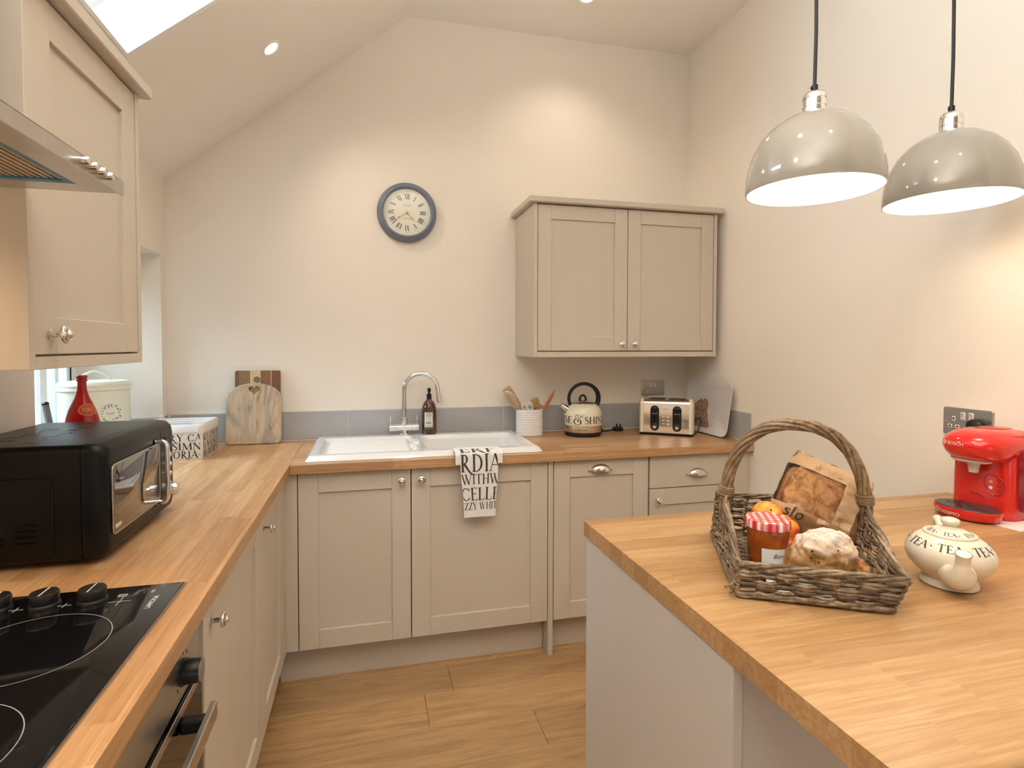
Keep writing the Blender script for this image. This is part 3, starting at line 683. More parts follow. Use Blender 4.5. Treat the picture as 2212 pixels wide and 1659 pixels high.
MB(Lm).bbox((-2.200, -.638, .695), (-1.788, -.627, .726), .002, 2).build('oven_handle', M['steel'], od)
# wall cabinets
def cornice(Mx, parent, x0, x1, yf, z, mat):
    mb = MB(Mx); mb.bbox((x0, yf, z), (x1, -.001, z+.028), .003, 1); return mb.build('cornice', mat, parent)
t = thing('wall_cabinet', 'two-door stone painted wall cabinet above kettle and toaster', 'cabinet', (1.682, 0, 1.322)); I = Matrix()
DF = -.34
mb = MB(I)
mb.bbox((1.682, DF, 1.322), (1.700, -.001, 2.056), .0008, 1); mb.bbox((2.655, DF, 1.322), (2.673, -.001, 2.056), .0008, 1)
mb.box((1.700, DF+.03, 1.342), (2.655, -.001, 1.36)); mb.box((1.700, DF+.03, 2.036), (2.655, -.001, 2.054)); mb.box((1.700, -.01, 1.36), (2.655, -.002, 2.036))
mb.build('carcass', M['cab'], t)
MB(I).bbox((1.7002, DF, 1.322), (2.6548, DF+.018, 1.3475), .0008, 1).build('light_rail', M['cabx'], t)
d = shaker(I, t, 1.703, 2.1685, 1.353, 2.053, DF+.002, .068); knob(I, d, 2.139, DF+.002, 1.385, .92)
d = shaker(I, t, 2.172, 2.652, 1.353, 2.053, DF+.002, .068); knob(I, d, 2.209, DF+.002, 1.385, .92)
cornice(I, t, 1.655, 2.692, DF-.028, 2.058, M['cabx'])
t = thing('wall_cabinet', 'single-door stone painted wall cabinet on the left beside the cooker hood', 'cabinet', (0, -1.775, 1.334), PI/2)
LX = -.35; mb = MB(Lm)
mb.bbox((-1.775, LX, 1.334), (-1.757, -.001, 2.006), .0008, 1); mb.bbox((-1.305, LX, 1.334), (-1.287, -.001, 2.006), .0008, 1)
mb.box((-1.757, LX+.03, 1.350), (-1.305, -.001, 1.368)); mb.box((-1.757, LX+.03, 1.98), (-1.305, -.001, 1.998)); mb.box((-1.757, -.01, 1.368), (-1.305, -.002, 1.98))
mb.build('carcass', M['cab'], t)
MB(Lm).bbox((-1.7568, LX, 1.334), (-1.3052, LX+.018, 1.3565), .0008, 1).build('light_rail', M['caby'], t)
d = shaker(Lm, t, -1.755, -1.308, 1.3605, 2.002, LX+.002, .068, True); knob(Lm, d, -1.709, LX+.002, 1.397, 1.05)
cornice(Lm, t, -1.776, -1.262, LX-.024, 2.008, M['caby'])
# cooker hood
t = thing('cooker_hood', 'stainless steel chimney cooker hood with four push buttons above the hob', 'hood', (0, -2.384, 1.636), PI/2)
H0, H1, HX = -2.384, -1.784, -.50
mb = MB(Lm)
mb.box((H0, HX+.004, 1.640), (H1, HX+.05, 1.645)); mb.box((H0, -.06, 1.640), (H1, -.001, 1.645)); mb.box((H0, HX+.05, 1.640), (H0+.05, -.06, 1.645)); mb.box((H1-.05, HX+.05, 1.640), (H1, -.06, 1.645))
mb.build('underside', M['steel'], t)
mb = MB(Lm); mb.bbox((H0, HX, 1.636), (H1, HX+.004, 1.660), .0008, 1); mb.box((H0, HX+.004, 1.645), (H0+.004, -.001, 1.66)); mb.box((H1-.004, HX+.004, 1.645), (H1, -.001, 1.66))
mb.loft([[(H0, HX, 1.66), (H1, HX, 1.66), (H1, -.001, 1.66), (H0, -.001, 1.66)], [(-2.315, -.332, 1.70), (-1.853, -.332, 1.70), (-1.853, -.001, 1.70), (-2.315, -.001, 1.70)]], False, True)
mb.build('canopy', M['steel'], t)
MB(Lm).box((-2.308, -.325, 1.70), (-1.86, -.001, 2.06)).build('chimney', M['steel'], t)  # out of view, enlarged to shade the side panel of the wall cabinet
fr = MB(Lm)
for a, b in (((H0+.05, HX+.05), (H1-.05, HX+.062)), ((H0+.05, -.072), (H1-.05, -.06)), ((H0+.05, HX+.062), (H0+.062, -.072)), ((H1-.062, HX+.062), (H1-.05, -.072))):
    fr.box((a[0], a[1], 1.641), (b[0], b[1], 1.647))
fr.build('filter_edge', M['blue'], t, label='blue protective film edge of the filter')
fl_ = MB(Lm); k = HX+.064
fl_.box((H0+.062, HX+.062, 1.654), (H1-.062, -.072, 1.656))
while k < -.075: fl_.box((H0+.062, k, 1.6435), (H1-.062, k+.005, 1.654)); k += .010
fl_ = fl_.build('grease_filter', M['filt'], t, kind='stuff')
MB(Lm).bbox((-2.12, -.43, 1.640), (-2.0, -.36, 1.650), .004).build('filter_catch', M['dsteel'], fl_)
for k in range(4):
    MB(Lm).lathe([(.0062, 0), (.0062, .011), (.0055, .013), (0, .0132)], 14, axisM((-1.937+.026*k, HX, 1.649), (0, -1, 0))).build('push_button', M['chrome'], t, 40)

for yy in (-2.26, -1.90):
    MB(Lm).lathe([(.030, 1.6465), (.030, 1.6395), (.026, 1.6385), (0, 1.6385)], 24, Matrix.Translation((yy, -.115, 0))).build('hood_lamp', M['led'], t, 40, 'lit round lamp in the hood underside')
    lamp('hood_lamp_beam', 'SPOT', (.115, yy, 1.632), 8, (1.0, 0.72, 0.42), .025, (0, 0, 0), math.radians(150), 1.0)

# ------------------------------------------------------------------ WORKTOPS
mb = MB(); z0, z1 = WT-TK, WT
mb.bbox((.002, -3.1, z0), (.612, -.002, z1), .002, 2)
tag(mb.build('worktop', M['oaky']), 'left run of oak block worktop carrying hob and microwave, into the window recess', 'worktop')
MB().box((-.333, -1.058, z0), (.0015, -.0725, z1-.0005)).build('worktop_ledge_1', M['oaky'], kind='structure')  # oak worktop carried on into the window recess, as a separate piece
SXA, SXB, SYA, SYB = .690, 1.640, -.525, -.065                      # cut-out for the sink
mb = MB()
mb.bbox((.6125, -.602, z0), (W-.001, SYA, z1), .002, 2)
mb.box((.6125, SYB, z0), (W-.001, -.0005, z1)); mb.box((.6125, SYA, z0), (SXA, SYB, z1)); mb.box((SXB, SYA, z0), (W-.001, SYB, z1))
tag(mb.build('worktop', M['oakx']), 'back run of oak block worktop holding sink, kettle and toaster', 'worktop')
mb = MB(); prof = [(-2.432, z0+.006), (-2.428, z0), (-1.511, z0), (-1.511, z1-.002), (-1.513, z1)]
for k in range(7): a = math.radians(90+15*k); prof.append((-2.420+.012*math.cos(a), z1-.012+.012*math.sin(a)))
mb.loft([[(1.468, y_, z_) for y_, z_ in prof], [(W-.001, y_, z_) for y_, z_ in prof]])
tag(mb.build('worktop', M['oaki'], smooth=30), 'wide oak block worktop of the peninsula under the pendant lamps', 'worktop')
t = thing('peninsula_base', 'pale grey peninsula base with plain end panel under the wide worktop', 'cabinet', (1.472, -2.13, 0))
MB().bbox((1.472, -2.130, 0), (1.490, -1.520, z0-.001), .0008, 1).build('end_panel', M['endp'], t)
MB().box((1.491, -2.122, 0), (W-.002, -2.104, z0-.001)).build('back_panel', M['endp'], t)
for k in range(2):
    a = 1.495+k*.6; MB().bbox((a, -1.545, .15), (a+.59, -1.525, .866), .001, 1).build('door', M['cabx'], t)
MB().box((1.491, -2.10, .15), (W-.002, -1.55, .86)).build('carcass', M['carc'], t)

# ------------------------------------------------------------------ SINK, TAP
x0s, x1s, y0s, y1s = .662, 1.662, -.562, -.046
def sm(a, b, x): t_ = min(max((x-a)/(b-a), 0), 1); return t_*t_*(3-2*t_)
def rbox(x, y, a, b, c, d, r):
    """signed distance inside a rounded rectangle (positive inside)"""
    cx, cy, hx, hy = (a+b)/2, (c+d)/2, (b-a)/2-r, (d-c)/2-r
    qx, qy = abs(x-cx)-hx, abs(y-cy)-hy
    return r-(math.hypot(max(qx, 0), max(qy, 0))+min(max(qx, qy), 0))
def sinkz(x, y):
    e = rbox(x, y, x0s, x1s, y0s, y1s, .03)
    z = WT+.001+.021*math.sin(PI/2*min(max(e, 0)/.022, 1))
    b = rbox(x, y, 1.150, 1.615, -.515, -.120, .05)
    if b > 0: z = WT+.022-.008*sm(0, .012, b)-.150*sm(.008, .045, b)
    dd = rbox(x, y, .705, 1.120, -.515, -.120, .03)
    if dd > 0: z -= .011*sm(0, .02, dd) - (0.0075*sm(.03, .05, dd)*(.5+.5*math.cos((y+.31)*2*PI/.036))**1.5)
    return z
t = thing('sink', 'white ceramic single-bowl sink with ribbed drainer set in the worktop', 'sink', (x0s, y0s, WT))
def axis_samples(a, b, n, dense):
    out = set(a+(b-a)*k/n for k in range(n+1))
    for c, w_ in dense: out |= set(min(max(c-w_+2*w_*k/12, a), b) for k in range(13))
    return sorted(out)
XS = axis_samples(x0s, x1s, 70, [(x0s+.012, .012), (x1s-.012, .012), (1.170, .03), (1.590, .03), (.715, .015), (1.11, .015)])
YS = axis_samples(y0s, y1s, 150, [(y0s+.012, .012), (y1s-.012, .012), (-.49, .03), (-.145, .03)])
mb = MB(); nx, ny = len(XS), len(YS)
mb.add([(x, y, sinkz(x, y)) for y in YS for x in XS], [(j*nx+i, j*nx+i+1, (j+1)*nx+i+1, (j+1)*nx+i) for j in range(ny-1) for i in range(nx-1)])
mb.build('basin', M['ceram'], t, 60)
MB().lathe([(.035, 0), (.035, .002), (.026, .003), (.02, .0015), (0, .001)], 24, Matrix.Translation((1.38, -.32, sinkz(1.38, -.32)))).build('drain', M['chrome'], t, 40)
# tap
ZR = WT+.022
t = thing('tap', 'chrome swan-neck mixer tap with two lever handles behind the sink', 'tap', (1.085, -.082, ZR))
mb = MB(Matrix.Translation((1.085, -.082, ZR)))
mb.lathe([(.029, -.001), (.029, .005), (.021, .009), (.019, .024)], 24)
mb.build('tap_base', M['chrome'], t, 40)
mb = MB(Matrix.Translation((1.085, -.082, ZR)))
mb.lathe([(.014, 0), (.0185, .002), (.0185, .033), (.0175, .034), (.0175, .036), (.0185, .037), (.0185, .109), (.0175, .110), (.0175, .112), (.0185, .113), (.0185, .146), (.014, .148)], 24, axisM((-.074, 0, .036), (1, 0, 0)))
mb.build('tap_body', M['chrome'], t, 40)
for sx in (-1, 1):
    MB(Matrix.Translation((1.085, -.082, ZR))).tube([(sx*.064, 0, .050), (sx*.065, 0, .07), (sx*.067, -.003, .094)], [.006, .0048, .0052], 12).build('lever', M['chrome'], t, 40)
mb = MB(Matrix.Translation((1.085, -.082, ZR)))
mb.lathe([(.017, .05), (.017, .085), (.0135, .088)], 20)
pts = [(0, 0, .08), (0, 0, .14), (.001, 0, .20)]
for k in range(0, 19):
    a = PI - (PI*.96)*k/18; pts.append((.083+.083*math.cos(a), -.012*k/18, .222+.083*math.sin(a)))
pts += [(.171, -.014, .196), (.175, -.015, .170)]
mb.tube(pts, .0115, 16); mb.lathe([(.0128, 0), (.0128, .022), (.010, .024)], 16, axisM((.1735, -.0145, .182), (.10, -.02, -.5)))
mb.build('spout', M['chrome'], t, 40)
# soap bottle
bx, by = 1.2105, -.0775
t = thing('soap_bottle', 'amber pump soap bottle with green bordered label behind the tap', 'bottle', (bx, by, ZR))
B = Matrix.Translation((bx, by, ZR))
MB(B).lathe([(.028, 0), (.036, .003), (.037, .009), (.037, .112), (.036, .132), (.030, .152), (.020, .166), (.0125, .172), (.012, .176)], 32).build('bottle_body', M['amber'], t, 40)
mb = MB(B); mb.lathe([(.0125, .174), (.0125, .200), (.008, .203), (.0055, .204), (.0055, .212), (.008, .214), (.0085, .228), (.007, .231), (0, .2315)], 20); mb.tube([(0, 0, .222), (.004, -.012, .222), (.005, -.022, .220)], .004, 8); mb.build('pump', M['black'], t, 40)
az0 = math.atan2(-2.887-by, .909-bx)
def cyl(B_, r, az): return lambda u, v: tuple(B_ @ Vector((r*math.cos(az+u/r), r*math.sin(az+u/r), v)))
def patch(mb, fn, u0, u1, v0, v1, n=10): mb.grid(lambda a, b: fn(u0+(u1-u0)*a, v0+(v1-v0)*b), n, 1)
lb = MB(); patch(lb, cyl(B, .0374, az0-.06), -.025, .025, .026, .117); lb = lb.build('label_border', M['green'], t)
lp = MB(); patch(lp, cyl(B, .0377, az0-.06), -.021, .021, .038, .111); lp.build('label_paper', M['paper'], t)
pr = MB(); f = cyl(B, .0379, az0-.06)
q, _ = text_quads('SOFT LILIES', .0045, 0, 0, width=.026); 
for k, (hw, zz) in enumerate(((.013, .103), (.015, .097), (.013, .092), (.014, .044))): patch(pr, f, -hw, hw, zz, zz+.0018, 5)
for u, h in ((-.009, .030), (0, .031), (.009, .027)):
    patch(pr, f, u-.0005, u+.0005, .056, .056+h, 1); patch(pr, f, u-.0022, u+.0022, .0535, .063, 2); patch(pr, f, u-.0024, u+.0024, .056+h, .0575+h, 2)
pr.build('label_print', M['ink'], t)
rb = MB(B); rb.tube([(.013*math.cos(a*PI/6), .013*math.sin(a*PI/6), .172) for a in range(12)], .0022, 6, closed=True)
for dx, dy, dz in ((.012, -.026, .155), (-.006, -.03, .150)): rb.tube([(.004, -.014, .173), (dx*.6+.002, dy*.8, .168), (dx, dy, dz)], .002, 6)
rb.build('ribbon', M['ribbon'], t)

# ------------------------------------------------------------------ TEA TOWEL
t = thing('tea_towel', 'white tea towel with black lettering hung over the worktop edge below the sink', 'towel', (1.36, -.62, .66))
def towel_pt(s_, u, off=0.0):
    """s_ = distance along the cloth from the inner end, u = -1..1 across"""
    a_, yedge, r_ = .10, -.605, .012
    if s_ < a_: y_, z_, ny, nz = -.520-(.085)*s_/a_, ZR+.004+.003*math.sin(PI*s_/a_), 0, 1
    elif s_ < a_+.022:
        k = (s_-a_)/.022*PI/2; y_, z_ = yedge-r_*math.sin(k), ZR-.007+r_*math.cos(k); ny, nz = -math.sin(k), math.cos(k)
    else: y_, z_, ny, nz = yedge-r_-.004, ZR-.007-(s_-a_-.022), -1, 0
    dn = max(0, s_-a_-.022); hw = .100-.016*sm(.03, .26, dn)
    w_ = .0032*math.sin(u*5.2+dn*9)*min(1, dn/.05)
    x_ = 1.3605+.003*dn/.25+hw*u
    return (x_, y_+ny*off-abs(w_), z_+nz*off)
SL = .386
mb = MB(); mb.grid(lambda a, b: towel_pt(SL*b, (2*a-1)*.80), 18, 50); mb.grid(lambda a, b: towel_pt(SL*b, (2*a-1)*.80, -.004), 18, 50)
mb.build('cloth', M['linen'], t, 60)
# folded side layers near the top
for sx in (-1, 1):
    mb = MB()
    mb.loft([[towel_pt(.012+.152*k/26, sx*(.70+.30*a), o_) for a, o_ in ((0, -.0015), (.5, -.0015), (1, -.0015), (1, -.005), (.5, -.005), (0, -.005))] for k in range(27)])
    mb.build('folded_edge', M['linen'], t, 60)
ink = MB(); HWT = .080
def tw(u, v): return towel_pt(v, u/ .100, .0009)
rows = [('ERFE', .050, .066, .114, -.082), ('RDIA', .066, .122, .196, -.080), ('WITHW', .043, .205, .248, -.079), ('CELLE', .060, .262, .316, -.090), ('IZZY WHITE', .032, .324, .355, -.086)]
for txt, h, s0, s1, ux in rows:
    wd_ = {'ERFE': .200, 'RDIA': .172, 'WITHW': .170, 'CELLE': .182, 'IZZY WHITE': .188}[txt]
    q, _ = text_quads(txt, 1.0, 0, 0, width=wd_)
    lo = min(p[1] for f in q for p in f) if txt != 'RDIA' else 0
    q = [tuple((ux+a, s1-b*(s1-s0)) for a, b in f) for f in q]
    put(ink, q, tw, (-.0785, .0785, .03, SL))
ink.build('lettering', M['inkb'], t)

# ------------------------------------------------------------------ TINS, BOARDS, BOTTLES
t = thing('cake_tin', 'square white cake tin covered in black lettering behind the microwave', 'tin', (.13, -.27, WT))
TW = .247; B = TR(.1315, -.277, WT, 0)
mb = MB(B); mb.loft([lvl(rrect(TW, TW, .018), 0, .985), lvl(rrect(TW, TW, .018), .003), lvl(rrect(TW, TW, .018), .120)], True, True); mb.build('tin_body', M['ceram'], t, 40)
ld = MB(B); R1 = rrect(TW+.004, TW+.004, .02)
ld.loft([lvl(R1, .112), lvl(R1, .140), lvl(rrect(TW-.004, TW-.004, .018), .145), lvl(rrect(TW-.008, TW-.008, .016), .1452), lvl(rrect(TW-.016, TW-.016, .014), .1435)], True, True); ld = ld.build('tin_lid', M['ceram'], t, 40)
ink = MB(B); hw = TW/2+.0006
front = lambda u, v: (-TW/2+u, -hw, v)
side = lambda u, v: (hw, -TW/2+u, v)
for txt, v, h, u0, w_ in (('CHERRY CA', .076, .030, .020, .222), ('EL SIMN', .042, .029, .070, .170), ('VICTORIA.', .008, .030, .046, .192)):
    q, _ = text_quads(txt, h, u0, v, width=w_); put(ink, q, front, (.004, TW-.012, 0, .112))
for txt, v, w_ in (('KES LEMON', .076, .225), ('EL WALNUT C', .042, .240), ('BROWNIES C', .008, .232)):
    q, _ = text_quads(txt, .029, .006, v, width=w_); put(ink, q, side, (.003, TW-.012, 0, .112))
ink.build('lettering', M['ink'], t)
ink = MB(B); topf = lambda u, v: (u-TW/2, v-TW/2, .1437)
for k, (txt, v) in enumerate((('TEA', .035), ('SIMNEL', .105), ('LEMON', .175))):
    q, _ = text_quads(txt, .026, .04, v, width=.16); put(ink, q, topf); ink.build('lettering', M['inkg'], ld); ink = MB(B)

# chopping boards: leaning on the back wall
def lean(x, y0, z0, ang): return Matrix.Translation((x, y0, z0)) @ Matrix.Rotation(-ang, 4, 'X')
t = thing('chopping_board', 'tall striped dark wood chopping board with round hole, behind the heart board', 'board', (.399, -.035, WT+.0005))
B = lean(.2985, -.0275, WT+.0005, .045)
mb = MB(B); pol = rrect(.201, .346, .008, 3, .1005, .173); cen = (.097, .302)
ring = [(cen[0]+.0155*math.cos(2*PI*k/len(pol)+PI/4), cen[1]+.0155*math.sin(2*PI*k/len(pol)+PI/4)) for k in range(len(pol))]
def holed(mb, pol, ring, y0, y1):
    L = [[(x, y0, z) for x, z in pol], [(x, y1, z) for x, z in pol], [(x, y1, z) for x, z in ring], [(x, y0, z) for x, z in ring], [(x, y0, z) for x, z in pol]]
    mb.loft(L, False, False)
holed(mb, pol, ring, -.016, 0)
bo = mb.build('board', M['board1'], t, 30)
mm = M['board1'].node_tree
t2 = thing('chopping_board', 'pale mango wood chopping board with arched top and heart-shaped hole', 'board', (.387, -.06, WT+.0005))
B = lean(.3868, -.0645, WT+.0005, .105)
def archpts(n=60):
    p = []; hw, H, sh = .1215, .288, .222
    for k in range(7): a = math.radians(180+15*k); p.append((-hw+.02+.02*math.cos(a), .02+.02*math.sin(a)))
    for k in range(1, 20): p.append((-hw+.02+(2*hw-.04)*k/20, 0.0))
    for k in range(7): a = math.radians(270+15*k); p.append((hw-.02+.02*math.cos(a), .02+.02*math.sin(a)))
    for k in range(29):
        a = math.radians(0+180*k/28); p.append((hw*math.cos(a), sh-.012+(H-sh+.012)*math.sin(a)**.9 if math.sin(a) > 0 else sh-.012))
    return p
ap = archpts(); n = len(ap)
def heart(t_): 
    x = 16*math.sin(t_)**3; z = 13*math.cos(t_)-5*math.cos(2*t_)-2*math.cos(3*t_)-math.cos(4*t_); return (x*.00155, .256+z*.00150)
hp = []
for x, z in ap:
    hp.append((math.atan2(x, z-.258)))
hr = [heart(PI-0) for _ in ap]
# order the heart outline by the angle of each outline point
tbl = [(math.atan2(heart(2*PI*k/720)[0], heart(2*PI*k/720)[1]-.2555), heart(2*PI*k/720)) for k in range(720)]
def near(a): return min(tbl, key=lambda e: abs((e[0]-a+PI) % (2*PI)-PI))[1]
hr = [near(math.atan2(x, z-.2555)) for x, z in ap]
mb = MB(B); e = .004
def inset(pts, d): return [(x*(1-d/.12), .14+(z-.14)*(1-d/.14)) for x, z in pts]
L = [[(x, -.018+e, z) for x, z in ap], [(x, -e, z) for x, z in ap], [(x, 0, z) for x, z in inset(ap, e)], [(x, 0, z) for x, z in hr], [(x, -.018, z) for x, z in hr], [(x, -.018, z) for x, z in inset(ap, e)], [(x, -.018+e, z) for x, z in ap]]
mb.loft(L, False, False); mb.build('board', M['mango'], t2, 35)
# bread bin
t = thing('bread_bin', 'pale cream oval bread bin with lid handle in the window recess', 'bin', (-.19, -.25, WT), .80)
B = TR(-.190, -.250, WT, .80); O = oval(.127, .086, 48, 2.3)
mb = MB(B); mb.loft([lvl(O, .0, .96), lvl(O, .004), lvl(O, .292)]); mb.build('bin_body', M['bin'], t, 40)
O2 = oval(.132, .091, 48, 2.3)
mb = MB(B); mb.loft([lvl(O2, .284), lvl(O2, .290), lvl(O2, .291, .985), lvl(O2, .300, .985), lvl(O2, .302, 1.0), lvl(O2, .306, 1.0), lvl(O2, .318, .93), lvl(O2, .321, .80), lvl(O2, .322, .5), lvl(O2, .322, .1)]); ld = mb.build('bin_lid', M['bin'], t, 40)
mb = MB(B); mb.tube(spline([(-.072, 0, .322), (-.058, 0, .325), (-.045, 0, .342), (0, 0, .360), (.045, 0, .342), (.058, 0, .325), (.072, 0, .322)], 6), .0042, 8); mb.build('lid_handle', M['bin'], ld, 40)
pr = MB(B)
def binf(u, v):
    x = u; k = abs(x/.127)**2.3; return (x, -.0865*max(0, 1-k)**(1/2.3)-.0006, v)
rr = random.Random(3)
def blob(mb, fn, u, v, r, n=8, asp=1.0, rot=0.0):
    mb.add([fn(u, v)]+[fn(u+r*(math.cos(2*PI*k/n)*math.cos(rot)-asp*math.sin(2*PI*k/n)*math.sin(rot)), v+r*(math.cos(2*PI*k/n)*math.sin(rot)+asp*math.sin(2*PI*k/n)*math.cos(rot))) for k in range(n)], [(0, 1+k, 1+(k+1) % n) for k in range(n)])
for k in range(44):
    a = 2*PI*k/44
    if abs(math.sin(a)) < .25 and k % 2: continue
    u, v = .020+.036*math.cos(a)+rr.uniform(-.006, .006), .187+.030*math.sin(a)+rr.uniform(-.006, .006)
    blob(pr, binf, u, v, rr.uniform(.0022, .0046), 7, rr.uniform(.35, .9), rr.random()*PI)
put_polys(pr, [[(a+.0035, b+.184) for a, b in f] for f in sans_polys('Bread', .0125)], binf)
pr.build('printed_wreath', M['inkg'], t)
# red bottle
t = thing('red_bottle', 'tall ruby red glass bottle with oval label behind the microwave', 'bottle', (.105, -1.035, WT))
B = Matrix.Translation((.105, -1.035, WT))
prof_b = [(.040, 0), (.050, .004), (.052, .014), (.052, .170), (.050, .195), (.0455, .225), (.0410, .247), (.0378, .263), (.0325, .281), (.0255, .298), (.0182, .315), (.0135, .330), (.0112, .344), (.0106, .366)]
MB(B).lathe(prof_b, 40).build('bottle_body', M['rglass'], t, 50)
MB(B).lathe([(.0110, .362), (.0132, .363), (.0132, .367), (.0122, .368), (.0122, .370), (.0136, .371), (.0136, .378), (.012, .380), (.008, .380), (.007, .366)], 28).build('bottle_lip', M['rglass'], t, 50)
def redf(u, v, off=.0006):
    z = v
    for (r0, z0_), (r1, z1_) in zip(prof_b[:-1], prof_b[1:]):
        if z0_ <= z <= z1_: r = r0+(r1-r0)*(z-z0_)/(z1_-z0_); break
    else: r = prof_b[0][0]
    a = math.atan2(-2.887+1.035, .909-.105)+.42+u/.033
    return tuple(B @ Vector(((r+off)*math.cos(a), (r+off)*math.sin(a), z)))
lb = MB(); 
for k in range(30):
    a, b = 2*PI*k/30, 2*PI*(k+1)/30
    for r0 in (0.0, .5): lb.add([redf(.024*s*math.cos(c), .282+.0165*s*math.sin(c)) for s, c in ((r0, a), (r0+.5, a), (r0+.5, b), (r0, b))], [(0, 1, 2, 3)])
lb = lb.build('oval_label', M['orange'], t)
rg = MB()
for k in range(36):
    a, b = 2*PI*k/36, 2*PI*(k+1)/36
    rg.add([redf(.024*s*math.cos(c), .282+.0165*s*math.sin(c), .0011) for s, c in ((.93, a), (1.0, a), (1.0, b), (.93, b))], [(0, 1, 2, 3)])
q, _ = text_quads('TORO', .011, -.016, .277, width=.032); put(rg, q, lambda u, v: redf(u, v, .0011))
rg.build('label_print', M['gold'], t)
# grey wand and black adaptor
t = thing('grey_wand', 'dark grey plastic wand leaning in the window recess left of red bottle', 'wand', (-.24, -.47, WT))
MB().tube([(-.262, -.40, WT+.006), (-.272, -.408, 1.04), (-.285, -.418, 1.150)], .0115, 12).build('shaft', M['greyw'], t, 40)
MB().lathe([(.0118, 0), (.0118, .006), (.008, .010), (0, .0105)], 12, axisM((-.285, -.418, 1.150), (-.013, -.010, .11))).build('wand_tip', M['black'], t, 40)
t = thing('plug_adaptor', 'black box-shaped plug adaptor on the wall behind the microwave', 'plug', (.001, -1.25, 1.10))
mb = MB(); mb.bbox((.001, -1.295, 1.075), (.036, -1.225, 1.143), .006, 2); mb.build('adaptor_body', M['black'], t, 30)
MB().bbox((.036, -1.285, 1.085), (.040, -1.235, 1.133), .003, 1).build('adaptor_face', M['rubber'], t)

# ------------------------------------------------------------------ MICROWAVE (local: x along world +y, front -y -> world +x)
MX0, MX1, MY0, MY1 = .055, .370, -1.555, -1.125                     # world x depth, world y width
t = thing('microwave', 'black countertop microwave with chrome handle on the left worktop', 'microwave', (MX0, MY0, WT), PI/2)
A0, A1 = MY0, MY1; F = -MX1; zb_, zt_ = WT+.012, WT+.257
mb = MB(Lm); R_ = lambda w, h, r, cx, cz, y_: [(x, y_, z) for x, z in rrect(w, h, r, 5, cx, cz)]
cx, cz = (A0+A1)/2, (zb_+zt_)/2; w_, h_ = A1-A0, zt_-zb_
mb.loft([R_(w_-.006, h_-.006, .014, cx, cz, -MX0), R_(w_, h_, .016, cx, cz, -MX0-.006), R_(w_, h_, .016, cx, cz, F+.046)], True, True)
case = mb.build('case', M['micro'], t, 40)
mb = MB(Lm)
mb.loft([R_(w_, h_, .016, cx, cz, F+.0445), R_(w_+.001, h_+.001, .018, cx, cz, F+.034), R_(w_-.004, h_-.004, .022, cx, cz, F+.014), R_(w_-.018, h_-.018, .024, cx, cz, F+.003), R_(w_-.030, h_-.030, .024, cx, cz, F)], True, True)
front_ = mb.build('front_panel', M['micro'], t, 50)
ds = A0+.325                                                       # door / control split
mb = MB(Lm); mb.bbox((ds-.001, F-.0004, zb_+.02), (ds+.001, F+.01, zt_-.02), .0003, 1); mb.build('door_gap', M['blackg'], front_)
# window of the door
mb = MB(Lm); mb.loft([R_(.278, .150, .012, A0+.163, cz-.002, F+.001), R_(.278, .150, .012, A0+.163, cz-.002, F-.003), R_(.272, .144, .010, A0+.163, cz-.002, F-.0045)], True, True)
dwn = mb.build('door_window', M['mirror'], t, 30, 'mirrored glass door window')
rim = MB(Lm); rim.tube([(x, F-.0036, z) for x, z in rrect(.280, .152, .013, 5, A0+.163, cz-.002)], .0014, 6, closed=True); rim.build('window_trim', M['steel'], dwn, 40)
pr = MB(Lm); 
for k in range(5): pr.box((A0+.034+k*.006, F-.0052, cz-.066), (A0+.0375+k*.006, F-.0046, cz-.058))
pr.build('printed_name', M['inkw'], dwn)
# handle
hx = ds-.034; mb = MB(Lm)
pts = spline([(hx, F-.002, cz+.078), (hx, F-.017, cz+.079), (hx, F-.0245, cz+.070), (hx, F-.026, cz+.05), (hx, F-.026, cz), (hx, F-.026, cz-.05), (hx, F-.0245, cz-.070), (hx, F-.017, cz-.079), (hx, F-.002, cz-.078)], 6)
mb.tube(pts, .0062, 14); mb.build('door_handle', M['chrome'], t, 40, 'chrome bow handle')
mb = MB(Lm); mb.bbox((hx-.017, F-.0028, cz-.088), (hx+.013, F+.002, cz+.088), .006, 2); mb.build('handle_plate', M['blackg'], front_)
cxp = (ds+A1)/2+.004
dsp = MB(Lm).bbox((cxp-.028, F-.002, cz+.048), (cxp+.028, F+.002, cz+.084), .003, 1).build('display', M['blackg'], t)
for k in range(3):
    MB(Lm).lathe([(.0075, 0), (.0075, .004), (.006, .0065), (0, .0075)], 16, axisM((cxp, F-.0005, cz+.030-.026*k), (0, -1, 0))).build('button', M['chrome'], t, 40)
    mb = MB(Lm).box((cxp-.010, F-.0006, cz+.0165-.026*k), (cxp+.010, F, cz+.0175-.026*k)); mb.build('button_mark', M['inkw'], front_)
MB(Lm).lathe([(.022, 0), (.022, .003), (.018, .005), (.0175, .020), (.015, .024), (0, .0255)], 28, axisM((cxp, F-.0005, cz-.066), (0, -1, 0))).build('dial', M['chrome'], t, 40, 'chrome control dial')
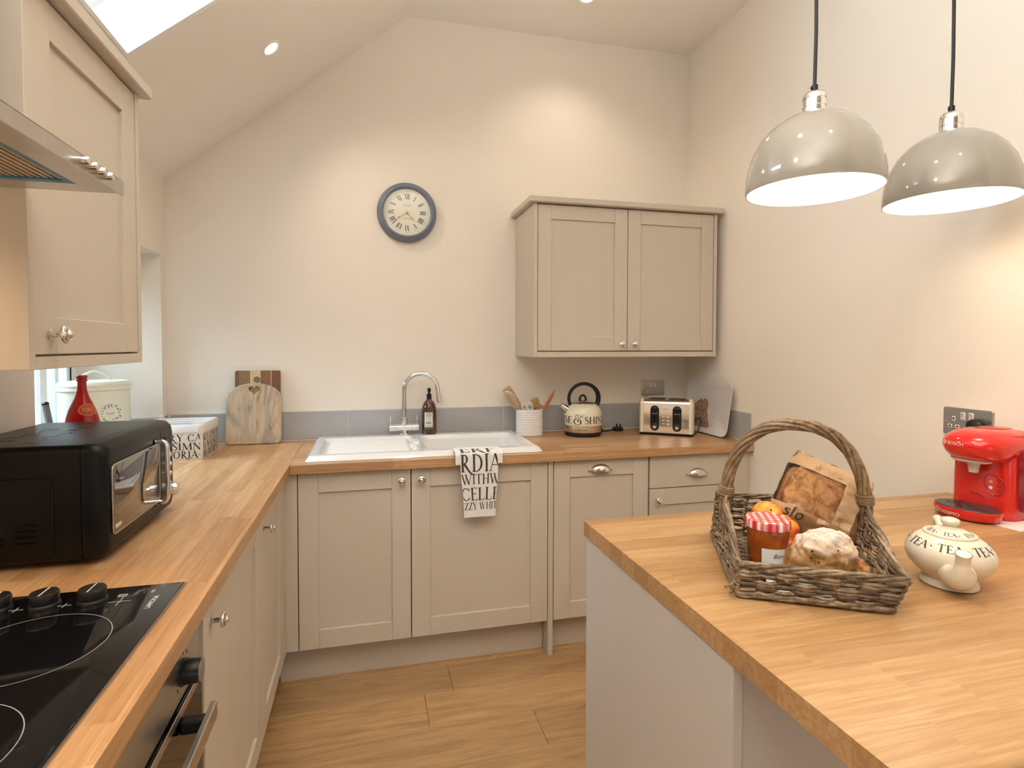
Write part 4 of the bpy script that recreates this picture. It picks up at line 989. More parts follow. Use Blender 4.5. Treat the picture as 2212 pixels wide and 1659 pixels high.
# vents on the top (dark slots), grooves and vents on the near side
for r_ in range(2):
    for c_ in range(6):
        for q_ in range(2):
            yy = A0+.05+.016*q_+c_*.045+.008*r_; dd = -MX0-.055-.075*r_-.012*(c_ % 2)
            MB(Lm).bbox((yy, dd-.028, zt_-.0015), (yy+.006, dd, zt_+.0005), .001, 1).build('vent_slot', M['blackg'], case)
mb = MB(Lm)
mb.tube([(A0-.0002, -MX0-.002, zb_+.18), (A0-.0002, F+.105, zb_+.18), (A0-.0002, F+.097, zb_+.172), (A0-.0002, F+.097, zb_+.02)], .0022, 6)
mb.build('pressed_rib', M['micro'], case, 40)
for c_ in range(4):
    for r_ in range(4):
        MB(Lm).bbox((A0-.0008, F+.125+c_*.058, zb_+.045+r_*.0125), (A0+.001, F+.165+c_*.058, zb_+.0492+r_*.0125), .0008, 1).build('vent_slot', M['blackg'], case)
for a_ in (A0+.04, A1-.04):
    for d_ in (F+.07, -MX0-.05): MB(Lm).lathe([(.012, 0), (.012, .0135)], 12, Matrix.Translation((a_, d_, WT))).build('foot', M['rubber'], t)

# ------------------------------------------------------------------ HOB
t = thing('hob', 'black glass ceramic hob with rotary knobs set in the left worktop', 'hob', (.05, -2.285, WT))
HXa, HXb, HYa, HYb = .050, .560, -2.285, -1.697
MB().bbox((HXa, HYa, WT-.001), (HXb, HYb, WT+.006), .0018, 2).build('glass_top', M['blackg'], t, 30)
fr = MB()
for a, b in (((HXb-.0005, HYa), (HXb+.0025, HYb+.002)), ((HXa, HYb-.0005), (HXb+.002, HYb+.0015))): fr.box((a[0], a[1], WT), (b[0], b[1], WT+.004))
fr.build('edge_trim', M['dsteel'], t)
zr_ = WT+.0063
for cx_, cy_, r_ in ((.402, -1.905, .108), (.402, -2.155, .112), (.20, -1.92, .085), (.20, -2.15, .085)):
    MB().loft([[((cx_+s*math.cos(2*PI*k/64)), cy_+s*math.sin(2*PI*k/64), zr_) for k in range(64)] for s in (r_, r_-.0013)], False, False).build('cooking_zone', M['inkg'], t)
for kx in (.424, .350, .277, .203):
    kn = MB().lathe([(.024, 0), (.0235, .003), (.0215, .005), (.0225, .020), (.021, .0225), (.0, .0226)], 32, Matrix.Translation((kx, -1.748, WT+.006))).build('hob_knob', M['black'], t, 40)
    MB().lathe([(.0205, .0228), (.0205, .0238), (0, .024)], 32, Matrix.Translation((kx, -1.748, WT+.006))).build('knob_cap', M['dsteel'], kn, 40)
    MB().box((kx-.0008, -1.768, WT+.0300), (kx+.0008, -1.730, WT+.0305)).build('pointer', M['inkw'], kn)
hm = MB()
for kx in (.387, .314, .24): hm.box((kx-.012, -1.760, zr_), (kx+.010, -1.7592, zr_+.0001)); hm.box((kx-.002, -1.768, zr_), (kx-.0012, -1.750, zr_+.0001))
hm.box((.455, -1.765, zr_), (.492, -1.7643, zr_+.0001)); hm.box((.473, -1.782, zr_), (.4737, -1.746, zr_+.0001)); hm.tube([(.462, -1.742, zr_), (.476, -1.742, zr_), (.476, -1.735, zr_), (.462, -1.735, zr_)], .0006, 4, closed=True)
hm.build('printed_marks', M['inkw'], t)
nm = MB(); put_polys(nm, sans_polys('LAMONA', .0135), lambda u, v: (.535-v, -1.806+u*.92, zr_+.0001)); nm.build('printed_name', M['inkw'], t)

# ------------------------------------------------------------------ CLOCK
CX, CZ, CR = 1.108, 2.051, .149
t = thing('wall_clock', 'round slate-blue wall clock with Roman numerals on the back wall', 'clock', (CX, 0, CZ))
Bc = axisM((CX, 0, CZ), (0, -1, 0), (0, 0, 1))
MB(Bc).lathe([(.10, .0), (CR-.006, .0), (CR, .006), (CR, .020), (CR-.004, .030), (CR-.010, .034), (CR-.014, .034), (CR-.018, .040), (CR-.024, .042), (CR-.030, .038), (CR-.0315, .026)], 72, cap=False).build('rim', M['clockrim'], t, 35)
MB(Bc).lathe([(CR-.031, .012), (CR-.031, .020), (0, .0201)], 64).build('dial', M['dial'], t)
nums = ['XII', 'I', 'II', 'III', 'IIII', 'V', 'VI', 'VII', 'VIII', 'IX', 'X', 'XI']
nm = MB(); HN = .0285; R0 = .0655
for k, s_ in enumerate(nums):
    a = math.radians(30*k); gq = []; cur = 0
    for ch in s_:
        if ch == 'I': w_, st_ = .30, [((.15, 0), (.15, 1), .16)]
        elif ch == 'V': w_, st_ = .62, [((.08, 1), (.31, 0), .16), ((.31, 0), (.54, 1), .05)]
        else: w_, st_ = .62, [((.08, 1), (.54, 0), .16), ((.08, 0), (.54, 1), .05)]
        for p0, p1, tk in st_: gq.append(((cur+p0[0]-tk/2, p0[1]), (cur+p0[0]+tk/2, p0[1]), (cur+p1[0]+tk/2, p1[1]), (cur+p1[0]-tk/2, p1[1])))
        cur += w_
    for f in gq:
        vs = []
        for u, v in f:
            uu, vv = (u-cur/2)*HN*.78, R0+v*HN
            vs.append((CX+uu*math.cos(a)+vv*math.sin(a), -.0204, CZ-uu*math.sin(a)+vv*math.cos(a)))
        nm.add(vs, [(0, 1, 2, 3)])
for k in range(60):
    a = 2*PI*k/60; r_ = .0019 if k % 5 == 0 else .0008; nm.lathe([(r_, 0), (r_*.9, .0003)], 6, axisM((CX+.1035*math.sin(a), -.0203, CZ+.1035*math.cos(a)), (0, -1, 0)))
nm.build('numerals', M['ink'], t)
pr = MB(); q, _ = text_quads('JONES', .0105, -.020, .030, width=.040, gap=.18); put(pr, q, lambda u, v: (CX+u, -.0205, CZ+v))
put_polys(pr, sans_polys('London', .0125, .45), lambda u, v: (CX-.018+u, -.0205, CZ-.034+v)); pr.build('dial_print', M['inkg'], t)
def hand(name, ang, ln, off, blobr):
    a = math.radians(ang); mb = MB()
    def P(d, w): return (CX+d*math.sin(a)+w*math.cos(a), -off, CZ+d*math.cos(a)-w*math.sin(a))
    prof_h = [(0, .0018), (ln*.55, .0013), (ln*.60, .0042), (ln*.66, .0042), (ln*.72, .0018), (ln, .0002)]
    L = [[P(d, -w), P(d, w)] for d, w in prof_h]; L2 = [[(p[0], p[1]+.0008, p[2]) for p in r_] for r_ in L]
    mb.loft([[a_[0], a_[1], b_[1], b_[0]] for a_, b_ in zip(L, L2)]); mb.build(name, M['brass'], t)
hand('hour_hand', 139, .060, .0235, 0); hand('minute_hand', 237, .074, .0255, 0)
MB(Bc).lathe([(.0055, .020), (.0055, .027), (0, .028)], 16).build('hand_boss', M['brass'], t, 40)
MB(Bc).lathe([(CR-.0305, .0300), (0, .0301)], 48, cap=False).build('clock_glass', M['glass'], t)

# ------------------------------------------------------------------ UTENSIL POT
ux, uy = 1.7305, -.105
t = thing('utensil_pot', 'white ribbed oval utensil pot between sink and kettle', 'pot', (ux, uy, WT))
B = TR(ux, uy, WT, -.1); O = oval(.0715, .045, 44, 2.4); L = [lvl(O, 0, .95), lvl(O, .003)]
for k in range(14):
    z_ = .006+k*.009; L += [lvl(O, z_, .968), lvl(O, z_+.0018, .992), lvl(O, z_+.0042, 1.0), lvl(O, z_+.0066, .992), lvl(O, z_+.0084, .968)]
L += [lvl(O, .134, 1.0), lvl(O, .136, .97), lvl(O, .134, .93), lvl(O, .02, .91), lvl(O, .012, .85)]
MB(B).loft(L).build('pot_body', M['ceram'], t, 40)
def flat_utensil(name, label, cat, p0, p1, half, thick, mt, wf, nrm=(0.3, -1, 0)):
    p0, p1 = Vector(p0), Vector(p1); d = p1-p0; n_ = Vector(nrm); n_ = (n_-d.normalized()*n_.dot(d.normalized())).normalized(); s_ = d.normalized().cross(n_)
    t_ = thing(name, label, cat, tuple(p0)); mb = MB(); L = []
    for k in range(25):
        f = k/24; w_ = max(wf(f)*half, .0004); c = p0+d*f; th = thick*min(1, 6*(1-f)+.25)
        L.append([c+s_*w_*math.cos(2*PI*j/12)+n_*th*math.sin(2*PI*j/12) for j in range(12)])
    mb.loft(L); mb.build('blade', mt, t_, 50); return t_
t = flat_utensil('wooden_spatula', 'broad pale wooden spatula leaning left in the utensil pot behind the whisk', 'spatula', (1.752, -.085, WT+.02), (1.612, -.068, 1.1575), .027, .0035, M['bamboo'], lambda f: .22 if f < .35 else min(1.0, .22+.78*sm(.35, .62, f)) if f < .97 else .75)
t = flat_utensil('spatula', 'reddish wooden spatula knife leaning right in the utensil pot', 'spatula', (1.742, -.098, WT+.02), (1.879, -.085, 1.143), .0125, .0035, M['cherry'], lambda f: .55 if f < .4 else .55+.45*sm(.4, .62, f) if f < .8 else 1.0-.85*sm(.8, 1.0, f))
# whisk
t = thing('whisk', 'wire balloon whisk leaning left in the utensil pot', 'whisk', (1.738, -.1195, WT+.02))
p0 = Vector((1.735, -.1115, WT+.02)); p1 = Vector((1.672, -.118, 1.048)); ax_ = (p1-p0).normalized(); tip = Vector((1.594, -.126, 1.140))
MB().tube([p0, p1], .005, 10).build('whisk_handle', M['steel'], t, 40)
mb = MB(); u_ = Vector((.62, 0, .55)).normalized(); v_ = (tip-p1).normalized().cross(u_)
for k in range(5):
    a = PI*k/5; dr_ = u_*math.cos(a)+v_*math.sin(a); c = tip-p1
    pts = [p1]+[p1+c*f+dr_*(.026*w_) for f, w_ in ((.3, .55), (.6, .95), (.82, .85), (.96, .45), (1.0, 0))]+[p1+c*f-dr_*(.026*w_) for f, w_ in ((.96, .45), (.82, .85), (.6, .95), (.3, .55))]+[p1]
    mb.tube(spline(pts, 4), .0009, 5)
mb.build('whisk_wires', M['chrome'], t, 60)
# scissors
t = thing('scissors', 'scissors with white plastic loop handles standing in the utensil pot', 'scissors', (1.725, -.1355, WT+.02))
for k, (x0, z0_, rot) in enumerate(((1.698, 1.058, .35), (1.728, 1.064, .2))):
    mb = MB(); L = []
    for j in range(20):
        a = 2*PI*j/20; px2, pz2 = .0135*math.cos(a), .026*math.sin(a)
        L.append((x0+px2*math.cos(rot)-pz2*math.sin(rot), -.131+.002*k, z0_-.006+px2*math.sin(rot)+pz2*math.cos(rot)))
    mb.tube(L, .0033, 8, closed=True); mb.tube([(x0+.006, -.131+.002*k, z0_-.028), (x0+.012, -.127, z0_-.06)], .004, 8); mb.build('handle_loop', M['plastic'], t, 50)
    MB().box((x0+.010, -.128+.002*k, WT+.02), (x0+.019, -.1265+.002*k, z0_-.055)).build('blade', M['steel'], t)
# brush
t = thing('dish_brush', 'wooden dish brush with pale straw bristles standing in the utensil pot', 'brush', (1.765, -.10, WT+.02))
Bb = axisM((1.770, -.098, 1.062), (-.38, -.25, 1))
MB(Bb).lathe([(.012, -.012), (.0225, -.009), (.0235, 0), (.022, .008), (.016, .010)], 24).build('brush_head', M['cherry'], t, 40)
MB().tube([(1.748, -.096, WT+.02), (1.764, -.097, 1.052)], .006, 10).build('brush_handle', M['cherry'], t, 40)
mb = MB(Bb)
for k in range(110):
    a = random.random()*2*PI; q_ = random.random()**.5; x_, y_ = .018*q_*math.cos(a), .018*q_*math.sin(a)
    mb.tube([(x_, y_, .009), (x_*1.45, y_*1.45, .036+.004*random.random())], [.0013, .0011], 4)
mb.build('bristles', M['bristle'], t, kind='stuff')

# ------------------------------------------------------------------ KETTLE
kx, ky = 2.0055, -.165
t = thing('kettle', 'cream enamel kettle with black loop handle and black lettering', 'kettle', (kx, ky, WT)); B = Matrix.Translation((kx, ky, WT))
MB(B).lathe([(.085, 0), (.094, .004), (.096, .012), (.095, .020), (.092, .022)], 44).build('base', M['black'], t, 40)
MB(B).lathe([(.093, .021), (.0955, .024), (.0975, .053), (.095, .054)], 44).build('steel_band', M['chrome'], t, 40)
kprof = [(.0955, .054), (.0985, .057), (.1000, .064), (.1000, .085), (.0995, .110), (.0965, .126), (.0900, .142), (.0800, .154), (.0680, .162), (.0580, .166)]
MB(B).lathe(kprof, 48).build('body', M['cream'], t, 60)
ld = MB(B).lathe([(.060, .165), (.0600, .168), (.056, .171), (.042, .178), (.022, .183), (0, .184)], 36).build('lid', M['chrome'], t, 50)
MB(B).tube([(.017*math.cos(a), .003, .184+.024*math.sin(a)) for a in [PI*k/14 for k in range(-1, 16)]], .0055, 10).build('lid_knob', M['black'], ld, 50)
mb = MB(B); pts = []; rad = []
for k in range(33):
    a = math.radians(212-(212+36)*k/32); pts.append((.004+.0825*math.cos(a), 0, .193+.0755*math.sin(a))); rad.append(.0085+.0045*sm(.45, .9, k/32))
mb.tube(pts, rad, 12); mb.build('handle', M['black'], t, 50)
mb = MB(B); mb.loft([[Vector((-.082-.010*0, 0, .128))+Vector((.012*math.cos(a)*.6, .020*math.sin(a), .022*math.cos(a))) for a in [2*PI*j/16 for j in range(16)]], [Vector((-.123, 0, .160))+Vector((.0075*math.cos(a)*.8, .010*math.sin(a), .010*math.cos(a))) for a in [2*PI*j/16 for j in range(16)]]])
mb.build('spout', M['chrome'], t, 40)
azk = math.atan2(-2.887-ky, .909-kx); f = cyl(B, .1006, azk); ink = MB()
q, xe = text_quads('RISE', .036, -.168, .0700, .03, width=.110); put(ink, q, f); ink.build('lettering', M['ink'], t); ink = MB()
q, xe = text_quads('&', .044, -.0510, .0715, 0, 1.18); put(ink, q, f); ink.build('lettering', M['ink'], t); ink = MB()
q, xe = text_quads('SHINE', .036, .0090, .0700, .03, width=.132); put(ink, q, f)
ink.build('lettering', M['ink'], t)
pr = MB(); put_polys(pr, [[(a-.030, b+.034) for a, b in f_] for f_ in sans_polys('Russell Hobbs', .0095)], cyl(B, .0972, azk)); pr.build('band_print', M['ink'], t)
mb = MB(); mb.tube(spline([(kx+.088, ky+.035, WT+.018), (kx+.115, ky+.05, WT+.030), (kx+.140, ky+.07, WT+.012), (kx+.115, ky+.06, WT+.004), (kx+.15, ky+.07, WT+.004), (kx+.19, ky+.08, WT+.004), (2.228, -.080, WT+.010)], 8), .0033, 8); mb.build('power_cord', M['rubber'], t, 50)
pg = MB(TR(2.245, -.080, WT, .1)); pg.loft([lvl(rrect(.050, .048, .012), 0, .96), lvl(rrect(.050, .048, .012), .003), lvl(rrect(.050, .048, .012), .017), lvl(rrect(.044, .042, .010), .020)]); pg = pg.build('plug', M['rubber'], t, 40)
mb = MB(TR(2.245, -.080, WT, .1))
for x_, y_ in ((-.011, -.008), (.011, -.008), (0, .012)): mb.bbox((x_-.0035, y_-.002, .019), (x_+.0035, y_+.002, .038), .0006, 1)
mb.build('plug_pins', M['black'], pg)

# ------------------------------------------------------------------ TOASTER (rotated)
ang = math.atan2(-.158, .216)
t = thing('toaster', 'four-slice chrome toaster with cream ends and black sliders', 'toaster', (2.301, -.217, WT), ang)
B = TR(2.301, -.217, WT, ang); TWd, TDp, THt = .272, .170, .192
def tprof(y0, y1, h, r=.022):
    p = [(y0, .014)]
    for k in range(7): a = math.radians(180-15*k); p.append((y0+r+r*math.cos(a), h-r+r*math.sin(a)))
    for k in range(7): a = math.radians(90-15*k); p.append((y1-r+r*math.cos(a), h-r+r*math.sin(a)))
    p.append((y1, .014)); return p
mb = MB(B); mb.bbox((.004, .004, .004), (TWd-.004, TDp-.004, .016), .003, 1); mb.bbox((.0, .01, 0), (.035, TDp-.01, .008), .003, 1); mb.bbox((TWd-.035, .01, 0), (TWd, TDp-.01, .008), .003, 1); mb.build('base', M['black'], t)
mb = MB(B); P_ = tprof(.004, TDp-.004, THt-.006); mb.loft([[(.022, y_, z_) for y_, z_ in P_], [(TWd-.022, y_, z_) for y_, z_ in P_]]); mb.build('shell', M['chrome'], t, 40)
for xa, xb, xi in ((.0, .022, 1), (TWd-.022, TWd, -1)):
    P0 = tprof(0, TDp, THt, .03); P1 = tprof(.010, TDp-.010, THt-.012, .024); mb = MB(B)
    inner, outer = (xb, xa) if xi == 1 else (xa, xb)
    mb.loft([[(inner, y_, z_) for y_, z_ in P0], [(outer+xi*.008, y_, z_) for y_, z_ in P0], [(outer, y_, z_) for y_, z_ in P1]]); mb.build('end_cap', M['cream'], t, 40)
for k in range(4): MB(B).bbox((.045+(.0 if k < 2 else .098), .030+.060*(k % 2), THt-.0075), (.130+(.0 if k < 2 else .098), .058+.060*(k % 2), THt-.0045), .0015, 1).build('bread_slot', M['blackg'], t)
for cx_ in (.080, .192):
    pol = rrect(.044, .132, .0215, 8, cx_, .090); mb = MB(B); mb.loft([[(x, .0045, z) for x, z in pol], [(x, .0015, z) for x, z in pol], [(x, .0008, z) for x, z in rrect(.040, .128, .0195, 8, cx_, .090)]])
    pl = mb.build('slider_panel', M['black'], t, 40)
    MB(B).box((cx_-.0022, .0002, .070), (cx_+.0022, .0015, .135)).build('slider_track', M['blackg'], pl)
    MB(B).bbox((cx_-.017, -.010, .132), (cx_+.017, .002, .146), .003, 2).build('lever', M['black'], pl)
    MB(B).lathe([(.0105, 0), (.0105, .007), (.0085, .010), (0, .0102)], 22, axisM((cx_, .001, .044), (0, -1, 0))).build('browning_knob', M['chrome'], pl, 40)
    mb = MB(B)
    for k in range(7):
        a = math.radians(-90+30*k); mb.lathe([(.0009, 0), (.0009, .0004)], 6, axisM((cx_+.0165*math.sin(a), .0008, .044+.0165*math.cos(a)), (0, -1, 0)))
    mb.box((cx_-.012, .0003, .113), (cx_+.012, .0008, .115)); mb.build('dial_marks', M['inkw'], pl)
for r_ in range(3):
    for c_ in range(2): MB(B).bbox((.118+.022*c_, -.001, .092-.018*r_), (.132+.022*c_, .004, .099-.018*r_), .002, 2).build('button', M['dsteel'], t)
lb = MB(B).box((.117, .0030, .128), (.156, .0038, .147)).build('sticker', M['label'], t, label='white paper sticker')
mb = MB(B); mb.box((.122, .0027, .140), (.151, .0029, .1415)); mb.box((.122, .0027, .136), (.151, .0029, .1372)); mb.box((.122, .0027, .132), (.145, .0029, .1332)); mb.build('sticker_print', M['inkg'], lb)
mb = MB(B); mb.tube(spline([(TWd-.006, .10, .07), (TWd+.018, .075, .090), (TWd+.034, .045, .092), (TWd+.030, .030, .06), (TWd+.016, .020, .025), (TWd-.010, .012, .005), (TWd-.03, .02, .004)], 8), .0033, 8); mb.build('power_cord', M['rubber'], t, 50)

# ------------------------------------------------------------------ TRAY leaning on the right wall
t = thing('serving_tray', 'pale serving tray with a brown bird print leaning in the corner by the toaster', 'tray', (2.65, -.28, WT))
# local: a along world -y (right), b up the tray, n out of the tray towards the room
tb, tt = Vector((2.651, 0, WT+.001)), Vector((2.690, 0, 1.190))
ub = (tt-tb).normalized(); un = Vector((-ub.z, 0, ub.x)); LT = (tt-tb).length
Bt = Matrix((Vector((0, -1, 0)), ub, un)).transposed().to_4x4(); Bt.translation = Vector((2.651+.004, -.278, WT+.004))
mb = MB(Bt); Rr = lambda w, h, r, z: [(x, y_, z) for x, y_ in rrect(w, h, r, 6, 0, LT/2)]
mb.loft([Rr(.350, LT-.05, .03, .0), Rr(.398, LT-.002, .045, .012), Rr(.398, LT-.002, .045, .0145), Rr(.392, LT-.008, .043, .0145), Rr(.346, LT-.054, .028, .003)], True, True); mb.build('tray_body', M['tray'], t, 40)
fp = lambda u, v: (u, v, .0042)
birdo = spline([(-.06, .03, 0), (-.082, .10, 0), (-.070, .150, 0), (-.045, .168, 0), (-.020, .178, 0), (-.005, .170, 0), (.012, .182, 0), (.030, .176, 0), (.044, .155, 0), (.040, .128, 0), (.052, .098, 0), (.066, .060, 0), (.074, .034, 0), (.052, .030, 0), (.010, .018, 0)], 8, True)
rr = random.Random(21); birdo = [p+Vector((rr.uniform(-1, 1), rr.uniform(-1, 1), 0))*.0035 for p in birdo]
mb = MB(Bt); mb.add([(-.01, .1, .0034)]+[(p.x-.045, p.y*1.0, .0034) for p in birdo], [(0, 1+k, 1+(k+1) % len(birdo)) for k in range(len(birdo))]); mb.build('bird_print', M['fur'], t)
mb = MB(Bt); rr = random.Random(5)
for k in range(10): blob(mb, lambda u, v: (u, v, .0036), .035+rr.uniform(-.01, .035), .04+rr.random()*.07, .0035, 6, .5, rr.random()*3)
mb.build('spatter_print', M['rust'], t)

# ------------------------------------------------------------------ SOCKETS
def socket(name, label, Mx, plug=False):
    t = thing(name, label, 'socket', tuple(Mx.translation)); w_, h_ = .146, .086
    mb = MB(Mx); mb.loft([[(x, 0, z) for x, z in rrect(w_, h_, .006, 3)], [(x, -.004, z) for x, z in rrect(w_, h_, .006, 3)], [(x, -.005, z) for x, z in rrect(w_-.003, h_-.003, .005, 3)]]); mb.build('faceplate', M['dsteel'], t, 30)
    for sx in (-1, 1):
        MB(Mx).bbox((sx*.012-.0075, -.0068, .006), (sx*.012+.0075, -.0045, .030), .001, 1).build('switch_frame', M['plastic'], t)
        MB(Mx).bbox((sx*.012-.0052, -.0092, .008), (sx*.012+.0052, -.006, .028), .0015, 1).build('rocker_switch', M['chrome'], t)
        if plug and sx == 1: continue
        for dx, dz, a, b in ((0, .008, .0048, .0066), (-.0115, -.016, .0066, .0048), (.0115, -.016, .0066, .0048)):
            hx_, hz_ = sx*.040+dx, dz
            h = MB(Mx).bbox((hx_-a, -.0058, hz_-b), (hx_+a, -.0045, hz_+b), .0006, 1).build('pin_surround', M['plastic'], t)
            MB(Mx).box((hx_-a*.5, -.0061, hz_-b*.5), (hx_+a*.5, -.0057, hz_+b*.5)).build('pin_hole', M['blackg'], h)
        MB(Mx).lathe([(.0035, 0), (.0035, .001), (0, .0012)], 10, axisM((sx*.064, -.005, 0), (0, -1, 0))).build('screw', M['chrome'], t)
    if plug:
        for sx in (1,): MB(Mx).lathe([(.0035, 0), (.0035, .001), (0, .0012)], 10, axisM((sx*.064, -.005, 0), (0, -1, 0))).build('screw', M['chrome'], t)
        p = thing('plug', 'black plug pushed into the right-hand wall socket above the coffee machine', 'plug', tuple(Mx @ Vector((.034, -.006, -.014))))
        mb = MB(Mx); mb.loft([[(x, -.0052, z) for x, z in oval(.027, .027, 24, 2.6)], [(x, -.022, z) for x, z in oval(.026, .026, 24, 2.6)], [(x, -.030, z) for x, z in oval(.019, .019, 24, 2.6)]], M=Matrix.Translation((.034, 0, -.012))); mb.build('plug_body', M['black'], p, 50)
        mb = MB(Mx); mb.tube(spline([(.034, -.02, -.034), (.034, -.022, -.06), (.030, -.016, -.12), (.020, -.012, -.20), (-.0, -.012, -.262)], 6), .0033, 8); mb.build('plug_cord', M['rubber'], p, 50)
socket('wall_socket', 'double nickel wall socket under the wall cabinet behind the toaster', TR(2.4975, -.0005, 1.137))
socket('wall_socket', 'double nickel wall socket on the right wall above the red coffee machine', TR(W-.0005, -1.572, 1.142, -PI/2), True)

# ------------------------------------------------------------------ PENDANTS, DOWNLIGHTS
def pendant(label, loc):
    t = thing('pendant_lamp', label, 'lamp', loc); B = Matrix.Translation(loc)
    o = [(.1500, 0), (.1510, .004), (.1500, .030), (.1455, .062), (.1360, .094), (.1200, .124), (.0980, .150), (.0700, .170), (.0400, .182), (.0220, .185)]
    i = [(r-.003, z-(.0 if k == 0 else .003)) for k, (r, z) in enumerate(o)]
    MB(B).lathe(o, 64, cap=False).build('lamp_shade', M['shade'], t, 60)
    MB(B).lathe(i, 64, cap=False).build('shade_lining', M['inner'], t, 60, 'white shade lining')
    MB(B).lathe([(.1500, 0), (.147, 0)], 64, cap=False).build('shade_rim', M['inner'], t)
    MB(B).lathe([(.0265, .184), (.0265, .196), (.0245, .197), (.0245, .199), (.0265, .200), (.0265, .214), (.0245, .215), (.0245, .217), (.0262, .218), (.0255, .226), (.021, .233), (.012, .236)], 28).build('lamp_holder', M['chrome'], t, 40)
    mb = MB(B); mb.lathe([(.0075, .235), (.0075, .252), (.005, .254)], 14); mb.tube([(0, 0, .245), (-.010, 0, .245)], .003, 8); mb.build('cord_grip', M['black'], t, 40)
    top = HC-loc[2]; MB(B).tube([(0, 0, .250), (.002, 0, .38), (-.001, 0, .60), (0, 0, top-.03)], .0042, 10).build('cord', M['rubber'], t, 50)
    MB(B).lathe([(.050, top-.0005), (.050, top-.018), (.040, top-.026), (.006, top-.034)], 32).build('ceiling_rose', M['chrome'], t, 40)
    MB(B).lathe([(.013, .178), (.014, .168), (.022, .155), (.028, .143), (.029, .132), (.022, .118), (.010, .113), (0, .112)], 24).build('bulb', M['bulb'], t, 60)
    return t
P1, P2 = (1.957, -1.751, 1.751), (2.416, -1.723, 1.760)
pendant('left grey dome pendant lamp over the peninsula, nearer the basket', P1)
pendant('right grey dome pendant lamp over the peninsula, above the teapot', P2)
for p in (P1, P2):
    lamp('pendant_bulb_light', 'POINT', (p[0], p[1], p[2]+.088), PEND_W*PI*2, (1.0, 0.86, 0.66), .03)
dl = [('round recessed downlight on the sloping ceiling above the sink', True), ('recessed downlight in the slope behind the camera', True), ('rearmost recessed downlight in the slope', True), ('recessed downlight in the flat ceiling near the back wall', False), ('recessed downlight in the flat ceiling behind the pendants', False), ('recessed downlight in the flat ceiling over the rear room', False), ('rearmost recessed downlight in the flat ceiling', False)]
for ((x, y), en), (lab, slp) in zip(SPOTS, dl):
    z = SZ+SK*x if slp else HC; nrm = Vector((.6256, 0, -.7802)) if slp else Vector((0, 0, -1))
    t = thing('downlight', lab, 'light', (x, y, z)); Bd = axisM((x, y, z), nrm)
    MB(Bd).lathe([(.046, -.0005), (.046, .003), (.043, .0048), (.036, .005), (.030, .0025), (.029, .001)], 36, cap=False).build('bezel', M['ceil'], t, 40)
    MB(Bd).lathe([(.029, .0012), (0, .0018)], 30).build('lens', M['led'], t, 40)
    l = lamp('downlight_beam', 'SPOT', Vector((x, y, z))+nrm*.02, en*PI*SPOT_K, WARM, .03, None, math.radians(125), 0.9)
    lamp_target(l, Vector((x, y, z))+nrm)

# ------------------------------------------------------------------ BASKET
FLb, FRb = Vector((1.575, -2.0, WT)), Vector((1.792, -2.122, WT))
uu = (FRb-FLb).normalized(); vv = Vector((-uu.y, uu.x, 0)); BW = (FRb-FLb).length; BD = .345
t = thing('wicker_basket', 'grey-brown wicker basket with tall twisted handle on the peninsula', 'basket', tuple(FLb+uu*BW/2+vv*BD/2))
def bk(a, b, z): p = FLb+uu*a+vv*b; return Vector((p.x, p.y, WT+z))
c00, c10, c11, c01 = (0, 0), (BW, 0), (BW+.012, BD), (-.012, BD)                     # base corners
t00, t10, t11, t01 = (.002, -.010), (BW+.020, -.012), (BW+.030, BD+.012), (-.002, BD+.012)  # rim corners
def rim_h(f): return .064+.040*sm(0.05, .45, f)+.026*sm(.45, .62, f)-.030*sm(.66, 1.0, f)   # rim height along the depth
def wallp(side, f, g, off=0.0):
    """point on a wall: f along it 0..1, g up it 0..1, off = outward"""
    A = {'front': (c00, c10, t00, t10), 'right': (c10, c11, t10, t11), 'back': (c01, c11, t01, t11), 'left': (c00, c01, t00, t01)}[side]
    lo = Vector(A[0]).lerp(Vector(A[1]), f); hi = Vector(A[2]).lerp(Vector(A[3]), f)
    h = rim_h(f) if side in ('left', 'right') else (rim_h(0) if side == 'front' else rim_h(1))
    p = lo.lerp(hi, g); o = {'front': (0, -1), 'right': (1, 0), 'back': (0, 1), 'left': (-1, 0)}[side]
    return bk(p.x+o[0]*off, p.y+o[1]*off, .004+(h-.004)*g)
rr = random.Random(11)
for side, rows_, ns in (('front', 10, 8), ('right', 15, 9), ('back', 13, 8), ('left', 15, 9)):
    mb = MB()
    for r_ in range(rows_):
        g0 = (r_+.4)/rows_
        for layer in range(1 + (r_ % 3 == 1)):
            mb.cur = rr.choice((0, 0, 1, 1, 2)); ph = PI*(r_+layer) ; pts = []; n = ns*4
            sl_ = rr.uniform(-.05, .05)-(.16 if side in ('left', 'right') else 0)
            for k in range(n+1):
                f_ = k/n; g_ = min(max(g0+sl_*(f_-.5)+rr.uniform(-.018, .018), .01), .99)
                pts.append(wallp(side, -.012+1.024*f_, g_, .0048*math.sin(f_*ns*PI+ph)+rr.uniform(-.0008, .0008)))
            mb.tube(pts, rr.uniform(.0025, .0036), 6)
    for k in range(ns+1):
        f_ = k/ns; mb.cur = 2; mb.tube([wallp(side, f_, g_) for g_ in (0, .5, 1.0)], .0028, 6)
    mb.build('woven_side', WK, t, 60, kind='stuff')
mb = MB(); P_ = []
for side, rev in (('front', False), ('right', False), ('back', True), ('left', True)):
    for k in range(12): f_ = k/12; P_.append((side, 1-f_ if rev else f_))
for s_ in range(4):
    mb.cur = (0, 1, 0, 2)[s_]; pts = []; 
    for k, (side, f_) in enumerate(P_):
        p = wallp(side, f_, 1.0, .004*math.cos(k*.9+s_*PI/2)); pts.append(p+Vector((0, 0, .002+.0045*math.sin(k*.9+s_*PI/2))))
    mb.tube(pts, .0034, 6, closed=True)
